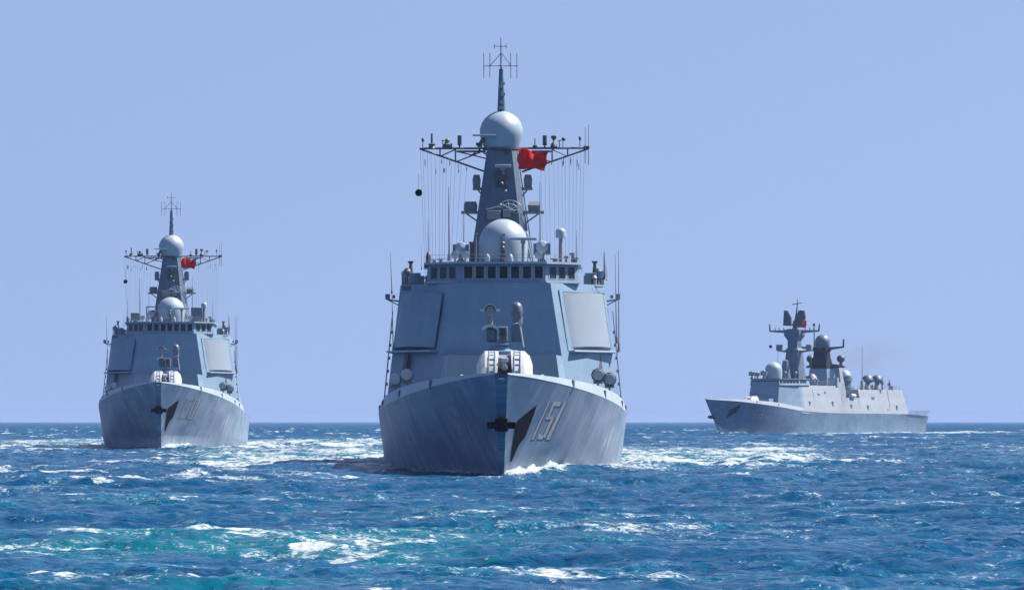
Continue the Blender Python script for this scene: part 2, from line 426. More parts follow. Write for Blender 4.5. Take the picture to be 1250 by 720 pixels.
def ciws(root, x, y, z, sc=1.0):
    """close-in gun: pedestal, gatling barrels, tracking dome and optics"""
    def T(a, b_, c): return (x+a*sc, y+b_*sc, z+c*sc)
    g = MB().lathe(T(0, 0, 0), [(1.15*sc, 0), (1.15*sc, .3*sc), (.85*sc, .45*sc), (.85*sc, .6*sc)], 20).box(x-1.05*sc, x+1.05*sc, y-.5*sc, y+.9*sc, z+.6*sc, z+.95*sc).build('close_in_gun', M['paint'], root)
    MB().box(x-.36*sc, x+.36*sc, y-.6*sc, y+1.0*sc, z+.95*sc, z+2.0*sc).build('gun_housing', M['mid'], g, bevel=.08*sc)
    b_ = MB()
    b_.lathe(T(0, -.75, 1.5), [(.36*sc, .2*sc), (.36*sc, -.05*sc), (.28*sc, -.1*sc), (.2*sc, -.1*sc)], 16, 'y')
    for k in range(7):
        an = 2*math.pi*k/7; b_.tube(T(.13*math.cos(an), -.7, 1.5+.13*math.sin(an)), T(.13*math.cos(an), -2.1, 1.5+.13*math.sin(an)), .045*sc, n=6)
    b_.build('barrel_cluster', M['dark'], g)
    fr = MB()
    for a in (-.3, .3): fr.box(x+(a-.07)*sc, x+(a+.07)*sc, y-.85*sc, y-.62*sc, z+1.15*sc, z+1.95*sc)
    fr.box(x-.37*sc, x+.37*sc, y-.85*sc, y-.64*sc, z+1.93*sc, z+2.05*sc); fr.box(x-.2*sc, x+.42*sc, y-.9*sc, y-.6*sc, z+.72*sc, z+.86*sc)
    fr.build('muzzle_guard', M['trim'], g, bevel=.03*sc)
    # left ammunition drum with a pale curved cover, optics above it
    MB().box(x-1.15*sc, x-.42*sc, y-.3*sc, y+.6*sc, z+.95*sc, z+1.9*sc).build('ammunition_box', M['mastpaint'], g, bevel=.1*sc)
    c = MB(); rings = []
    for k in range(9):
        an = math.pi*(k/8); cx, cz = -.88-.62*math.cos(an), 1.85+.38*math.sin(an)
        cx2, cz2 = -.88-.42*math.cos(an), 1.80+.22*math.sin(an)
        rings.append([T(cx, -.75, cz), T(cx, .3, cz), T(cx2, .3, cz2), T(cx2, -.75, cz2)])
    c.loft(rings).build('drum_cover', M['white'], g)
    s_ = MB().tube(T(-.88, 0, 1.9), T(-.88, 0, 2.9), .2*sc, .17*sc, 10).build('sensor_mast', M['mid'], g)
    MB().lathe(T(-.88, -.1, 3.2), [(.1*sc, .45*sc), (.38*sc, .3*sc), (.40*sc, -.2*sc), (.3*sc, -.38*sc), (.16*sc, -.4*sc)], 16, 'y').build('optical_sensor', M['mid'], g)
    h = MB(); rings = []
    for k in range(9):
        an = math.pi*(k/8)
        rings.append([T(-.88-r_*math.cos(an), yy, 3.2+r_*math.sin(an)) for r_, yy in ((.46, -.5), (.46, .3), (.40, .3), (.40, -.5))])
    h.loft(rings).box(x-1.6*sc, x-1.3*sc, y-.3*sc, y+.1*sc, z+3.15*sc, z+3.3*sc).box(x-.46*sc, x-.16*sc, y-.3*sc, y+.1*sc, z+3.15*sc, z+3.3*sc)
    h.build('sensor_hood', M['white'], g)
    # right: tracking radar dome on its frame
    f = MB().box(x+.62*sc, x+1.35*sc, y-.2*sc, y+.4*sc, z+.95*sc, z+2.25*sc).tube(T(1.0, 0, 2.2), T(1.0, 0, 2.6), .3*sc, .3*sc, 12)
    f.build('radar_pedestal', M['mastpaint'], g)
    MB().tube(T(1.2, -.35, 2.4), T(1.5, -.35, .6), .07*sc, .05*sc, 6).tube(T(.72, -.35, 2.25), T(1.4, -.35, 2.3), .05*sc, n=6).tube(T(1.36, -.35, 2.2), T(1.36, -.35, 2.75), .05*sc, n=6).build('radar_frame', M['white'], g)
    MB().lathe(T(1.0, 0, 3.2), [(.3*sc, -.65*sc), (.38*sc, -.5*sc), (.44*sc, -.1*sc), (.42*sc, .25*sc), (.3*sc, .5*sc), (.12*sc, .6*sc), (.01, .62*sc)], 18).build('tracking_radar', M['purple'], g)
    return g

STROKES_PORT = {       # seen on the near ship: painted figures that lean with the frames
    'first': [((669.4, 491), (671.4, 491), (650.8, 537), (648.2, 537))],
    'middle': [((675, 490.5), (685, 491), (682.8, 496.5), (676.5, 496)), ((675.2, 490.5), (678, 490.5), (669.6, 512.5), (666.8, 512)),
               ((667, 508.5), (675.5, 508), (674.2, 512), (666.2, 512.8)), ((673.4, 509), (676.2, 510), (665, 535), (662, 533.5)),
               ((657.8, 529), (662.5, 532), (662.5, 536.5), (655.6, 536))],
    'last': [((688.5, 490), (691.5, 490), (670.2, 537), (666, 537))]}
ZERO = [((673.5, 490.5), (677, 490.5), (657, 536), (654, 536)), ((682.5, 491), (686, 491), (664, 536), (660.5, 536)),
        ((674, 490.5), (685, 491), (683, 495.5), (674.5, 495)), ((655, 532), (665, 532), (663, 536.5), (654, 536.5))]

def shift(q, dx): return [tuple((x+dx, y) for x, y in quad) for quad in q]

def destroyer(name, loc, rz, rx, digits, label, ry_=0.0):
    root = empty(name, loc, rz, rx); root.rotation_euler[1] = ry_; near = digits == '151'; tag(root, label, 'warship', 'grey warships under way')
    H = DHULL
    mb = MB(); H.mesh(mb); hull = mb.build('hull', M['hull'], root, ang=50)
    # deck between the knuckles
    us = [(i/50)**1.6 for i in range(51)]
    MB().grid([[H.pt(u, 1, sd)*1 - Vector((0, 0, .02)) for u in us] for sd in (-1, 1)]).build('deck', M['deck'], root)
    bulwark(H, root, ([0, 8, 14, 25, 36, 50, 70], [.10, .34, .5, .75, .85, .85, .85]), M['trim'], 66, ((14.3, .35), (26, .35), (37, .3), (45, .3)))
    # stem anchor and anchor pocket on the port bow
    an = MB().box(-.93, .93, 2.9, 4.4, 2.93, 3.38).loft([[(-.42, 3.0, 2.75), (.42, 3.0, 2.75), (.34, 2.7, 3.15), (.42, 3.0, 3.6), (-.42, 3.0, 3.6), (-.34, 2.7, 3.15)],
                                                        [(-.42, 4.6, 2.75), (.42, 4.6, 2.75), (.42, 4.6, 3.15), (.42, 4.6, 3.6), (-.42, 4.6, 3.6), (-.42, 4.6, 3.15)]])
    an.build('anchor', M['black'], root, bevel=.04)
    MB().box(-.2, .2, -.06, .4, 6.08, 6.2).build('bow_chock', M['white'], root, bevel=.03)
    ap = MB()
    S = lambda p: solve_ut(H, *p)
    for q in (((655, 494.6), (648.5, 514), (640.4, 533.8), (631, 514)), ((631, 514), (640.4, 533.8), (634, 541.5), (629, 524)), ((629, 524), (634, 541.5), (624.5, 563), (622.7, 565))):
        quad_patch(H, [S(p) for p in q], 1, .03, ap)
    ap.build('anchor_pocket', M['black'], hull)
    for slot, dig in zip((-1, 0, 1), digits):
        st = STROKES_PORT['middle'] if dig == '5' else ZERO if dig == '0' else STROKES_PORT['first'] if slot == -1 else STROKES_PORT['last']
        if dig == '0': st = shift(st, 14 if slot == 1 else 0)
        n = MB(); sh = MB()
        for q in st: quad_patch(H, [S(p) for p in q], 1, .018, n, 5)
        for q in st: quad_patch(H, [S((p[0]+1.5, p[1]+.8)) for p in q], 1, .010, sh, 5)
        o = n.build('hull_digit', M['number' if digits == '151' else 'number_worn'], hull); sh.build('hull_digit_shadow', M['number_shade'], hull)
        n = MB()                                     # the same figure on the starboard bow
        for q in st:
            qq = [(p[0], p[1]) for p in q]
            if dig == '5':                            # a 5 is not its own mirror image
                qq = []
                for (a, b_) in q:
                    c = 679 - (b_-490.5)*.44; qq.append((2*(c+.5)-a, b_))
            quad_patch(H, [S(p) for p in qq], -1, .018, n, 5)
        n.build('hull_digit', M['number_worn'], hull)
    # ---- superstructure
    def ring(z, f, ya, o, yo, back): return [(-f, ya, z), (f, ya, z), (o, yo, z), (o, back, z), (-o, back, z), (-o, yo, z)]
    sup = MB().loft([ring(3.5, 4.98, 41.9, 8.66, 49.4, 78), ring(13.4, 3.45, 43.4, 7.5, 49.6, 77)]).build('superstructure', M['paint'], root, ang=20)
    # low deckhouse ahead of it with the close-in gun
    MB().loft([[(-4.3, 34.5, 4.2), (4.3, 34.5, 4.2), (4.85, 42, 4.2), (-4.85, 42, 4.2)], [(-3.8, 34.95, 8.1), (3.8, 34.95, 8.1), (4.3, 42.2, 8.1), (-4.3, 42.2, 8.1)]]).build('deckhouse', M['paint'], root)
    ciws(root, M1(613.5, 38.5), 38.5, 8.1)
    gun_turret(root, 24, 5.05, 1.0, M1(616, 23))
    for xx in (-2.75, 2.75):
        MB().lathe((xx, 22, 5.2), [(.1, 0), (.1, .9), (.26, 1.0), (.26, 1.25), (.05, 1.4)], 10).build('deck_vent', M['trim'], root)
    # array radars on the slanted corners
    for sd in (1, -1):
        P = []
        for j in range(9):
            z = 12.65 - (12.65-8.75)*j/8; row = []
            for i in range(17):
                v = i/16; s = .19 + .77*v - (.02 if j > 4 else 0)*0
                bul = .05 + .56*(1-(2*v-1)**2)**.8
                row.append(chamfer_pt(sd, s, z, bul))
            row = [chamfer_pt(sd, .19, z, 0)] + row + [chamfer_pt(sd, .96, z, 0)]
            P.append(row)
        P = [[chamfer_pt(sd, .19+.77*min(max((i-1)/16, 0), 1), 12.72, 0) for i in range(19)]] + P + [[chamfer_pt(sd, .19+.77*min(max((i-1)/16, 0), 1), 8.66, 0) for i in range(19)]]
        pn = MB().grid(P).build('array_radar', M['panel' if sd > 0 else 'paint'], root, ang=40)  # shaded-side cover in wall grey: its blending into the shade is coloured in
        fr = MB()
        for (s0, s1, z0, z1) in ((.12, .175, 8.5, 12.9), (.175, .97, 12.76, 12.9)):
            fr.loft([[chamfer_pt(sd, s, z, o) for s, z in ((s0, z0), (s1, z0), (s1, z1), (s0, z1))] for o in (.005, .10)])
        if sd > 0: fr.build('radar_frame', M['paint'], pn)
        MB().loft([[chamfer_pt(sd, s, z, o) for s, z in ((.14, 8.36), (.99, 8.36), (.99, 8.48), (.14, 8.48))] for o in (.005, .55)]).build('radar_ledge', M['trim'], pn)
        MB().loft([[chamfer_pt(sd, s, z, o) for s, z in ((.66, 6.4), (.73, 6.4), (.73, 8.3), (.66, 8.3))] for o in (.0, .12)]).build('access_ladder', M['dark'], root)
        # vent opening, side lamp bracket
        MB().loft([[chamfer_pt(sd, s, z, o) for s, z in ((.80, 12.98), (.96, 12.98), (.96, 13.3), (.80, 13.3))] for o in (-.02, .02)]).build('vent', M['dark'], root)
        lb = MB().tube((sd*7.5, 50, 12.2), (sd*8.5, 50, 12.35), .06).tube((sd*7.6, 50, 11.9), (sd*8.4, 50, 12.3), .04).cbox((sd*8.45, 50, 12.55), (.35, .35, .4)).cbox((sd*8.0, 50, 12.55), (.2, .3, .25))
        lb.build('signal_lamp_bracket', M['mid'], root)
        # life raft canisters and deck gear in the angle of the bulwark
        for k, (dx, dy, dz) in enumerate(((-7.72, 43.4, 6.45), (-6.88, 42.6, 6.75))):
            lr = MB().lathe((sd*-dx, dy, dz), [(.12, -.62), (.36, -.58), (.43, -.45), (.43, -.06), (.46, -.05), (.46, .05), (.43, .06), (.43, .6), (.3, .72), (.1, .75)], 20, 'y').build('life_raft', M['white'] if sd < 0 else M['trim'], root)
            MB().box(sd*-dx-.34, sd*-dx+.34, dy-.3, dy+.4, dz-.62, dz-.40).box(sd*-dx-.07, sd*-dx+.07, dy-.2, dy+.3, 5.0, dz-.6).build('cradle', M['mid'], lr)
            if sd > 0:
                nt_ = MB()
                for q in range(8):
                    a0 = 2*math.pi*q/8
                    nt_.tube((sd*-dx+.47*math.cos(a0), dy-.5, dz+.47*math.sin(a0)), (sd*-dx+.47*math.cos(a0), dy+.6, dz+.47*math.sin(a0)), .035, n=5)
                for yy in (-.5, -.1, .3):
                    for q in range(12):
                        a0, a1 = 2*math.pi*q/12, 2*math.pi*(q+1)/12
                        nt_.tube((sd*-dx+.47*math.cos(a0), dy+yy, dz+.47*math.sin(a0)), (sd*-dx+.47*math.cos(a1), dy+yy, dz+.47*math.sin(a1)), .035, n=5)
                nt_.build('raft_lashing', M['dark'], lr)
        sg = MB().tube((sd*8.75, 50.5, 4.6), (sd*8.1, 51, 11.5), .05, .04, 6)
        for k in range(6): sg.cbox((sd*(8.60-.09*k), 50.4, 5.2+k*.95), (.12, .25, .22))
        sg.build('side_pipe', M['mid'], root)
    # ---- bridge
    bz0, bz1 = 13.403, 14.78
    plan = [(-3.1, 43.62), (3.1, 43.62), (5.55, 46.3), (5.75, 58), (-5.75, 58), (-5.55, 46.3)]
    plan_t = [(-3.1, 43.9), (3.1, 43.9), (5.45, 46.5), (5.65, 58), (-5.65, 58), (-5.45, 46.5)]
    br = MB().loft([[(x, y, bz0) for x, y in plan], [(x, y, bz1) for x, y in plan_t]]).build('bridge', M['paint'], root, ang=15)
    MB().loft([[(x*1.03, 50+(y-50)*1.04, z) for x, y in plan] for z in (bz1+.003, bz1+.16)]).build('bridge_roof', M['trim'], br)
    def facet_win(i, j, n, m0, m1, w):
        a0, b0 = Vector((*plan[i], bz0)), Vector((*plan[j], bz0)); a1, b1 = Vector((*plan_t[i], bz1)), Vector((*plan_t[j], bz1))
        nn = (b0-a0).cross(a1-a0).normalized()
        if nn.y > 0: nn = -nn
        for k in range(n):
            c = m0 + (m1-m0)*(k+.5)/n; hw = w*(m1-m0)/n/2
            def P(s, f): return a0.lerp(b0, s).lerp(a1.lerp(b1, s), f)
            q = [P(c-hw, .24), P(c+hw, .24), P(c+hw, .86), P(c-hw, .86)]
            o = MB().loft([[p + nn*d for p in q] for d in (-.02, .012)]).build('bridge_window', M['glass'], br)
            fr = MB()
            for s0, s1 in ((c-hw, c-hw), (c+hw, c+hw)):
                fr.loft([[P(s0-.006, .22)+nn*d, P(s0+.006, .22)+nn*d, P(s0+.006, .88)+nn*d, P(s0-.006, .88)+nn*d] for d in (0, .03)])
            fr.loft([[P(c-hw, .215)+nn*d, P(c+hw, .215)+nn*d, P(c+hw, .24)+nn*d, P(c-hw, .24)+nn*d] for d in (0, .03)])
            fr.build('window_frame', M['trim'], o)
    facet_win(0, 1, 7, .03, .99, .78); facet_win(1, 2, 3, .08, .92, .78); facet_win(5, 0, 3, .08, .92, .78)
    # pale ledge under the angled windows
    for sd in (1, -1):
        MB().loft([[(sd*a, b_, z) for a, b_ in ((3.15, 43.5), (5.75, 46.2), (5.6, 46.6), (3.15, 43.8))] for z in (13.42, 13.56)]).build('bridge_ledge', M['trim'], br)
        MB().box(sd*6.45-.42, sd*6.45+.42, 48.9, 50.6, 13.41, 14.28).build('wing_locker', M['paint'], root, bevel=.03)
        MB().lathe((sd*7.0, 49.5, 13.4), [(.12, 0), (.10, .75), (.2, .8), (.28, 1.0), (.2, 1.2), (.05, 1.25)], 10).build('pelorus', M['mid'], root)
        s_ = MB().tube((sd*7.15, 49.8, 13.4), (sd*7.15, 49.8, 14.0), .07).build('searchlight', M['mid'], root)
        MB().lathe((sd*7.15, 49.7, 14.2), [(.1, .25), (.27, .15), (.3, -.25), (.22, -.27)], 14, 'y').build('lamp_head', M['trim'], s_)
        r_ = MB(); rail(r_, [(sd*7.4, 49.7, 13.4), (sd*7.3, 60, 13.4)], 1.0); r_.build('wing_railing', M['mid'], root)
        MB().tube((sd*6.75, 49.6, 14.2), (sd*6.75, 49.6, 15.0), .18, .1, 8).tube((sd*6.75, 49.6, 14.9), (sd*6.75, 49.6, 15.15), .1, .24, 8).build('horn', M['dark'], root)
    # roof railing
    r_ = MB(); rail(r_, [(-5.4, 47, 14.95), (-3.0, 44.4, 14.95), (3.0, 44.4, 14.95), (5.4, 47, 14.95), (5.5, 57, 14.95)], .55, 1.0, .014); r_.build('roof_railing', M['mid'], root)
    # ---- main dome
    xc = M1(614.5, 48.5)
    R0 = 1.78
    prof = [(R0*.93, 0), (R0*.96, .2), (R0, .8), (R0, 1.45)] + [(max(.01, R0*math.cos(math.pi/2*k/9)), 1.45+R0*1.02*math.sin(math.pi/2*k/9)) for k in range(1, 10)]
    dm = MB().lathe((xc, 48.5, 14.94), prof, 36).build('radar_dome', M['radome'], root, ang=60)
    MB().box(xc-.05, xc+.12, 46.55, 46.75, 15.0, 17.0).box(xc-.55, xc+.12, 46.55, 46.72, 16.95, 17.06).build('dome_pipe', M['radome'], root)
    dg = MB()
    for k in range(5): dg.lathe((xc-.05, 46.4, 15.0+k*.32), [(.12, 0), (.2, .1), (.12, .2)], 8)
    dg.build('insulator_stack', M['dark'], root)
    for px in (595, 623): MB().lathe((M1(px, 46), 46, 14.94), [(.2, 0), (.22, .2), (.18, .45), (.1, .6), (.02, .66)], 12).build('small_dome', M['trim'], root)
    # ---- mast
    my = 55.0; mx = M1(612, my)
    def mring(z, hx, hy, c=.28): return [(mx-hx, my-hy*(1-c), z), (mx-hx*(1-c), my-hy, z), (mx+hx*(1-c), my-hy, z), (mx+hx, my-hy*(1-c), z), (mx+hx, my+hy, z), (mx-hx, my+hy, z)]
    mast = MB().loft([mring(14.9, 2.35, 2.4), mring(18.6, 1.80, 1.9), mring(23.6, 1.06, 1.1)]).build('mast', M['mastpaint'], root, ang=20)
    # lit working ladder and platforms on the port side of the mast
    ld = MB()
    for k in range(26):
        f = k/25; z = 14.9+8.6*f; xx = mx + (2.35-1.3*f)+.12
        ld.tube((xx, my-.3, z), (xx, my+.3, z), .03, n=5)
    ld.tube((mx+2.47, my-.3, 14.9), (mx+1.17, my-.3, 23.5), .04, n=5).tube((mx+2.47, my+.3, 14.9), (mx+1.17, my+.3, 23.5), .04, n=5)
    ld.build('mast_ladder', M['trim'], mast)
    for sd, (pa, pb), py, bw in ((-1, (563, 587), 260, (567, 582)), (1, (640, 664), 260, (645, 659)), (-1, (577, 593), 231, (577.5, 586)), (1, (634, 650), 231, (640, 649))):
        z = Z1(py, my); x0, x1 = sorted((M1(pa, my), M1(pb, my)))
        pf = MB().box(x0, x1, my-.7, my+.7, z-.1, z+.08)
        xo, xi = (x0, x1) if sd < 0 else (x1, x0)
        pf.tube((xo-sd*.4, my, z-.1), (xi, my, z-.85), .06, n=6)
        pf.build('mast_platform', M['mid'], mast)
        b0, b1 = M1(bw[0], my), M1(bw[1], my); hh = .72 if py == 260 else .95
        MB().loft([[(b0, my-.5, z+.08), (b1, my-.5, z+.08), (b1, my+.5, z+.08), (b0, my+.5, z+.08)], [(b0-.05, my-.55, z+.08+hh*.6), (b1+.05, my-.55, z+.08+hh*.6), (b1+.05, my+.5, z+.08+hh*.6), (b0-.05, my+.5, z+.08+hh*.6)],
                   [(b0+.05, my-.3, z+.08+hh), (b1-.05, my-.3, z+.08+hh), (b1-.05, my+.4, z+.08+hh), (b0+.05, my+.4, z+.08+hh)]]).build('antenna_box', M['mid'], mast)
    # front fittings on the mast
    nav_radar(mast, (M1(614, my)+.0, my-1.75, Z1(203.5, my-1.75)), 1.2, stand=.6)
    ff = MB()
    zc = Z1(218, my-1.6)
    ff.box(mx-.45, mx+.45, my-1.7, my-1.2, zc-.15, zc+.25).tube((mx-.3, my-1.6, zc-.15), (mx-.35, my-1.5, zc-.75), .11).tube((mx+.3, my-1.6, zc-.15), (mx+.35, my-1.5, zc-.8), .11).ball((mx, my-1.75, zc-.45), .2)
    ff.box(mx-.35, mx+.35, my-1.7, my-1.2, zc+.3, zc+.55)
    ff.build('direction_finder', M['dark'], mast)
    MB().ball((mx+.33, my-1.62, zc-.95), .10).build('lamp', M['white'], mast)
    MB().lathe((mx+.42, my-1.05, Z1(188, my)), [(.2, .1), (.2, -.12), (.12, -.14)], 12, 'y').build('mast_porthole', M['dark'], mast)
    # lattice dish above the main dome
    dy = my-2.2
    dd = MB(); c0 = (M1(622, dy), dy, Z1(256, dy))
    for k in range(12):
        a0, a1 = math.pi*k/12 - .5, math.pi*(k+1)/12 - .5
        for rr in (.95, .62): dd.tube((c0[0]+rr*math.cos(a0), dy+.1, c0[2]-.1+rr*.8*math.sin(a0)), (c0[0]+rr*math.cos(a1), dy+.1, c0[2]-.1+rr*.8*math.sin(a1)), .028, n=5)
    for k in range(7):
        a0 = math.pi*k/6 - .4; dd.tube((c0[0], dy-.2, c0[2]-.1), (c0[0]+.95*math.cos(a0), dy+.1, c0[2]-.1+.76*math.sin(a0)), .022, n=5)
    do = dd.tube((c0[0], dy, c0[2]-.1), (c0[0]-.2, dy+1.2, c0[2]-.5), .06).build('lattice_dish', M['radome'], mast)
    MB().box(mx-1.05, mx-.05, dy-.2, dy+1.0, c0[2]-.75, c0[2]-.1).box(mx+.1, mx+.7, dy-.2, dy+1.0, c0[2]-.6, c0[2]-.05).build('equipment_box', M['mid'], mast, bevel=.04)
    MB().tube((mx-1.15, dy-.2, c0[2]-.02), (mx-.2, dy-.25, c0[2]+.2), .05, n=5).tube((mx+.05, dy-.2, c0[2]+.35), (mx+1.0, dy-.25, c0[2]-.15), .05, n=5).ball((mx-.05, dy-.2, c0[2]+.3), .1).build('antenna_frame', M['radome'], mast)
    # top radome
    bz = 24.9; rb = 1.62
    prof = [(1.25, -1.28), (1.36, -1.0)] + [(rb*math.cos(a), rb*.97*math.sin(a)) for a in [R(-28), R(-10), R(8), R(25), R(40), R(55), R(68), R(80)]] + [(.02, rb*.97)]
    MB().lathe((mx+.0, my, bz), prof, 36).build('top_radome', M['radome'], mast, ang=60)
    MB().lathe((mx, my, 23.55), [(1.35, 0), (1.4, .05), (1.4, .12), (1.2, .14)], 24).build('radome_ring', M['dark'], mast)
    # pole mast and dipole antennas
    pole = MB().tube((mx, my, 26.3), (mx-.02, my, 29.6), .31, .15, 8).build('pole_mast', M['mastpaint'], root)
    kn = MB()
    for k, (dx, dz) in enumerate(((.05, 27.1), (.12, 27.7), (-.05, 28.3), (.1, 28.5), (.0, 26.7))): kn.cbox((mx+dx, my-.28, dz), (.32, .25, .22))
    kn.build('pole_fitting', M['radome'], pole)
    MB().tube((mx-.02, my, 29.6), (mx-.04, my, 31.95), .07, .03, 6).build('top_rod', M['mid'], pole)
    zx = Z1(81, my)
    da = MB().tube((M1(590.5, my), my, zx), (M1(632, my), my, zx), .035, n=6).tube((M1(598, my), my, zx), (mx, my, Z1(65, my)), .028, n=5).tube((M1(624, my), my, zx), (mx, my, Z1(65, my)), .028, n=5)
    dao = da.build('dipole_crossbar', M['mid'], pole)
    for px, p0, p1 in ((590.5, 65, 96), (598, 65, 95), (623.5, 65, 96), (631, 65, 96)):
        MB().tube((M1(px, my), my, Z1(p0, my)), (M1(px, my), my, Z1(p1, my)), .03, n=6).build('dipole', M['mid'], dao)
    MB().tube((M1(603.5, my), my, Z1(57, my)), (M1(618, my), my, Z1(57, my)), .03, n=5).tube((M1(603.5, my), my, Z1(54, my)), (M1(603.5, my), my, Z1(60, my)), .03, n=5).tube((M1(618, my), my, Z1(54, my)), (M1(618, my), my, Z1(60, my)), .03, n=5).build('top_cross', M['mid'], pole)
    # ---- yard with trusses and the antennas standing on it
    zy = Z1(182, my); ya = MB()
    for dy_ in (-.25, .25): ya.tube((M1(512, my), my+dy_*.3, zy), (M1(718, my), my+dy_*.3, zy+.03), .075, n=6) if dy_ < 0 else ya.tube((M1(560, my), my+dy_*2, zy+.02), (M1(662, my), my+dy_*2, zy+.02), .05, n=6)
    yard = ya.build('yardarm', M['dark'], root)
    for sd in (-1, 1):
        X = lambda px: M1(px if sd < 0 else 1230-px, my)
        tr = MB()
        tr.tube((X(512), my, zy-.02), (X(593), my, Z1(210.5, my)), .07, n=6)
        for pa, pb in ((537, 190.5), (556, 197.5)): tr.tube((X(pa), my, zy), (X(pa), my, Z1(pb, my)), .055, n=6)
        for (p0, q0), (p1, q1) in (((538, 191), (556, 183)), ((557, 198), (590, 185)), ((556, 185), (597, 195)), ((574, 191), (586, 183)), ((586, 184), (597, 192)), ((590, 184), (596, 189))):
            tr.tube((X(p0), my+.1, Z1(q0, my)), (X(p1), my+.1, Z1(q1, my)), .05, n=5)
        tr.box(min(X(558), X(592)), max(X(558), X(592)), my-.3, my+.5, Z1(186.5, my), Z1(184.5, my))
        tr.build('yard_truss', M['dark'], yard)
    def rod(px, p0, p1, r, nm='yard_antenna', x2=None): return MB().tube((M1(px, my), my, Z1(p0, my)), (M1(x2 or px, my), my, Z1(p1, my)), r, r*.8, 8).build(nm, M['dark'], yard)
    for px in (516, 708): rod(px, 182, 172, .035); 
    for px, top in ((516, 171.5), (708, 169.5)): MB().ball((M1(px, my), my, Z1(top, my)), .10, .18).build('masthead_lamp', M['dark'], yard)
    rod(527, 180, 163.5, .085); MB().lathe((M1(527, my), my, zy), [(.3, 0), (.2, .2), (.28, .32), (.12, .4)], 10).build('antenna_base', M['dark'], yard)
    for px, sg in ((540.5, -1), (683, 1)):
        a_ = MB().tube((M1(px, my), my, zy), (M1(px, my), my, Z1(172, my)), .035, n=6).tube((M1(px-2, my), my, Z1(172.5, my)), (M1(px+2.5, my), my, Z1(172, my)), .035, n=6)
        a_.build('wind_vane', M['dark'], yard)
    MB().lathe((M1(546, my), my, zy), [(.34, 0), (.34, .3), (.2, .4), (.16, .55), (.2, .62), (.08, .75)], 10).cbox((M1(549, my), my, zy+.2), (.35, .3, .35)).build('sensor_cluster', M['dark'], yard)
    for px in (561, 665): MB().tube((M1(px, my), my, zy), (M1(px, my), my, Z1(178, my)), .06).tube((M1(px, my), my, Z1(178, my)), (M1(px, my), my, Z1(166, my)), .16, .16, 14).build('cylinder_antenna', M['dark'], yard)
    MB().lathe((M1(676, my), my, zy), [(.26, .1), (.2, .35), (.06, .5), (.05, .62), (.14, .7), (.22, .85), (.2, .95), (.05, .98)], 10).build('cup_antenna', M['dark'], yard)
    MB().tube((M1(687, my), my, zy), (M1(687.5, my), my, Z1(173, my)), .03, n=5).ball((M1(688, my), my, Z1(170.5, my)), .15).build('ball_antenna', M['dark'], yard)
    MB().lathe((M1(653, my), my, zy), [(.2, .05), (.14, .25), (.04, .3), (.04, .75)], 8).build('yard_lamp', M['dark'], yard)
    for px, a0, a1 in ((714.5, 156, 200), (718.5, 153, 202)):
        MB().tube((M1(px, my), my-.1, Z1(a1, my)), (M1(px, my), my-.1, Z1(a0, my)), .035, .02, 6).build('yard_whip', M['mid'], yard)
    MB().cbox((M1(716, my), my, zy+.08), (.45, .2, .22)).build('yard_end_fitting', M['dark'], yard)
    # navigation radar left of the top dome, on a hooked bracket
    nv = MB().tube((M1(585, my), my-.9, zy+.15), (M1(590, my), my-.9, Z1(170, my)), .14, .14).tube((M1(582.5, my), my-.9, Z1(175.5, my)), (M1(583, my), my-.9, Z1(179.5, my)), .1).tube((M1(583, my), my-.9, Z1(179.5, my)), (M1(589, my), my-.9, Z1(179.5, my)), .1)
    nvo = nv.build('radar_bracket', M['dark'], yard)
    MB().box(M1(577, my), M1(605.5, my), my-1.85, my-1.5, Z1(168.3, my), Z1(166.2, my)).build('scanner_bar', M['radome'], nvo, bevel=.03)
    # ---- things on the bridge roof
    ry = 50.0; rz0 = 14.94
    nav_radar(root, (M1(638.5, 46.6), 46.6, Z1(292.5, 46.6)), 2.0, stand=1.75)
    MB().tube((M1(645, 52), 52, rz0), (M1(641, 52.5), 52.5, Z1(283, 52)), .28, .2, 8).tube((M1(652, 52), 52, rz0), (M1(643, 52), 52, Z1(285, 52)), .07).build('exhaust_trunk', M['trim'], root)
    MB().tube((M1(576, ry), ry-2, rz0), (M1(576, ry), ry-2, Z1(297.5, ry)), .2, .15).tube((M1(576, ry), ry-2, Z1(299, ry)), (M1(576, ry), ry-2, Z1(297, ry)), .22).build('roof_vent', M['dark'], root)
    MB().tube((M1(580.5, ry), ry, rz0), (M1(581, ry), ry, Z1(287, ry)), .06).tube((M1(581, ry), ry, Z1(287, ry)), (M1(584, ry), ry, Z1(286, ry)), .06).build('goose_neck_pipe', M['mid'], root)
    if near:
        director(root, (M1(562.5, ry), ry, rz0), .78)
        director(root, (M1(661.5, ry), ry, rz0), .82)
    else:
        MB().box(-5.1, -3.9, 48.6, 49.6, 15.2, 16.2).tube((-4.5, 49, 14.9), (-4.5, 49, 15.2), .3).build('antenna_box', M['mid'], root, bevel=.06)
        f_ = MB().box(-3.1, -2.98, 48.2, 48.5, 14.95, 16.9).box(-1.75, -1.63, 48.2, 48.5, 14.95, 16.9).box(-3.1, -1.63, 48.2, 48.5, 16.9, 17.02).build('sensor_frame', M['dark'], root)
        MB().ball((-2.37, 48.3, 15.95), .58).build('sensor_ball', M['radome'], f_)
        MB().box(2.6, 4.1, 49, 50.4, 15.1, 16.9).tube((3.3, 49.6, 14.9), (3.3, 49.6, 15.1), .4).build('antenna_box', M['mastpaint'], root, bevel=.06)
    for px in (555.5, 568, 657.5):
        sm = MB().tube((M1(px, 46), 46, rz0), (M1(px, 46), 46, rz0+.35), .07).build('roof_searchlight', M['mid'], root)
        MB().lathe((M1(px, 46), 45.9, rz0+.55), [(.12, .25), (.27, .12), (.30, -.2), (.2, -.24)], 14, 'y').build('lamp_head', M['trim'], sm)
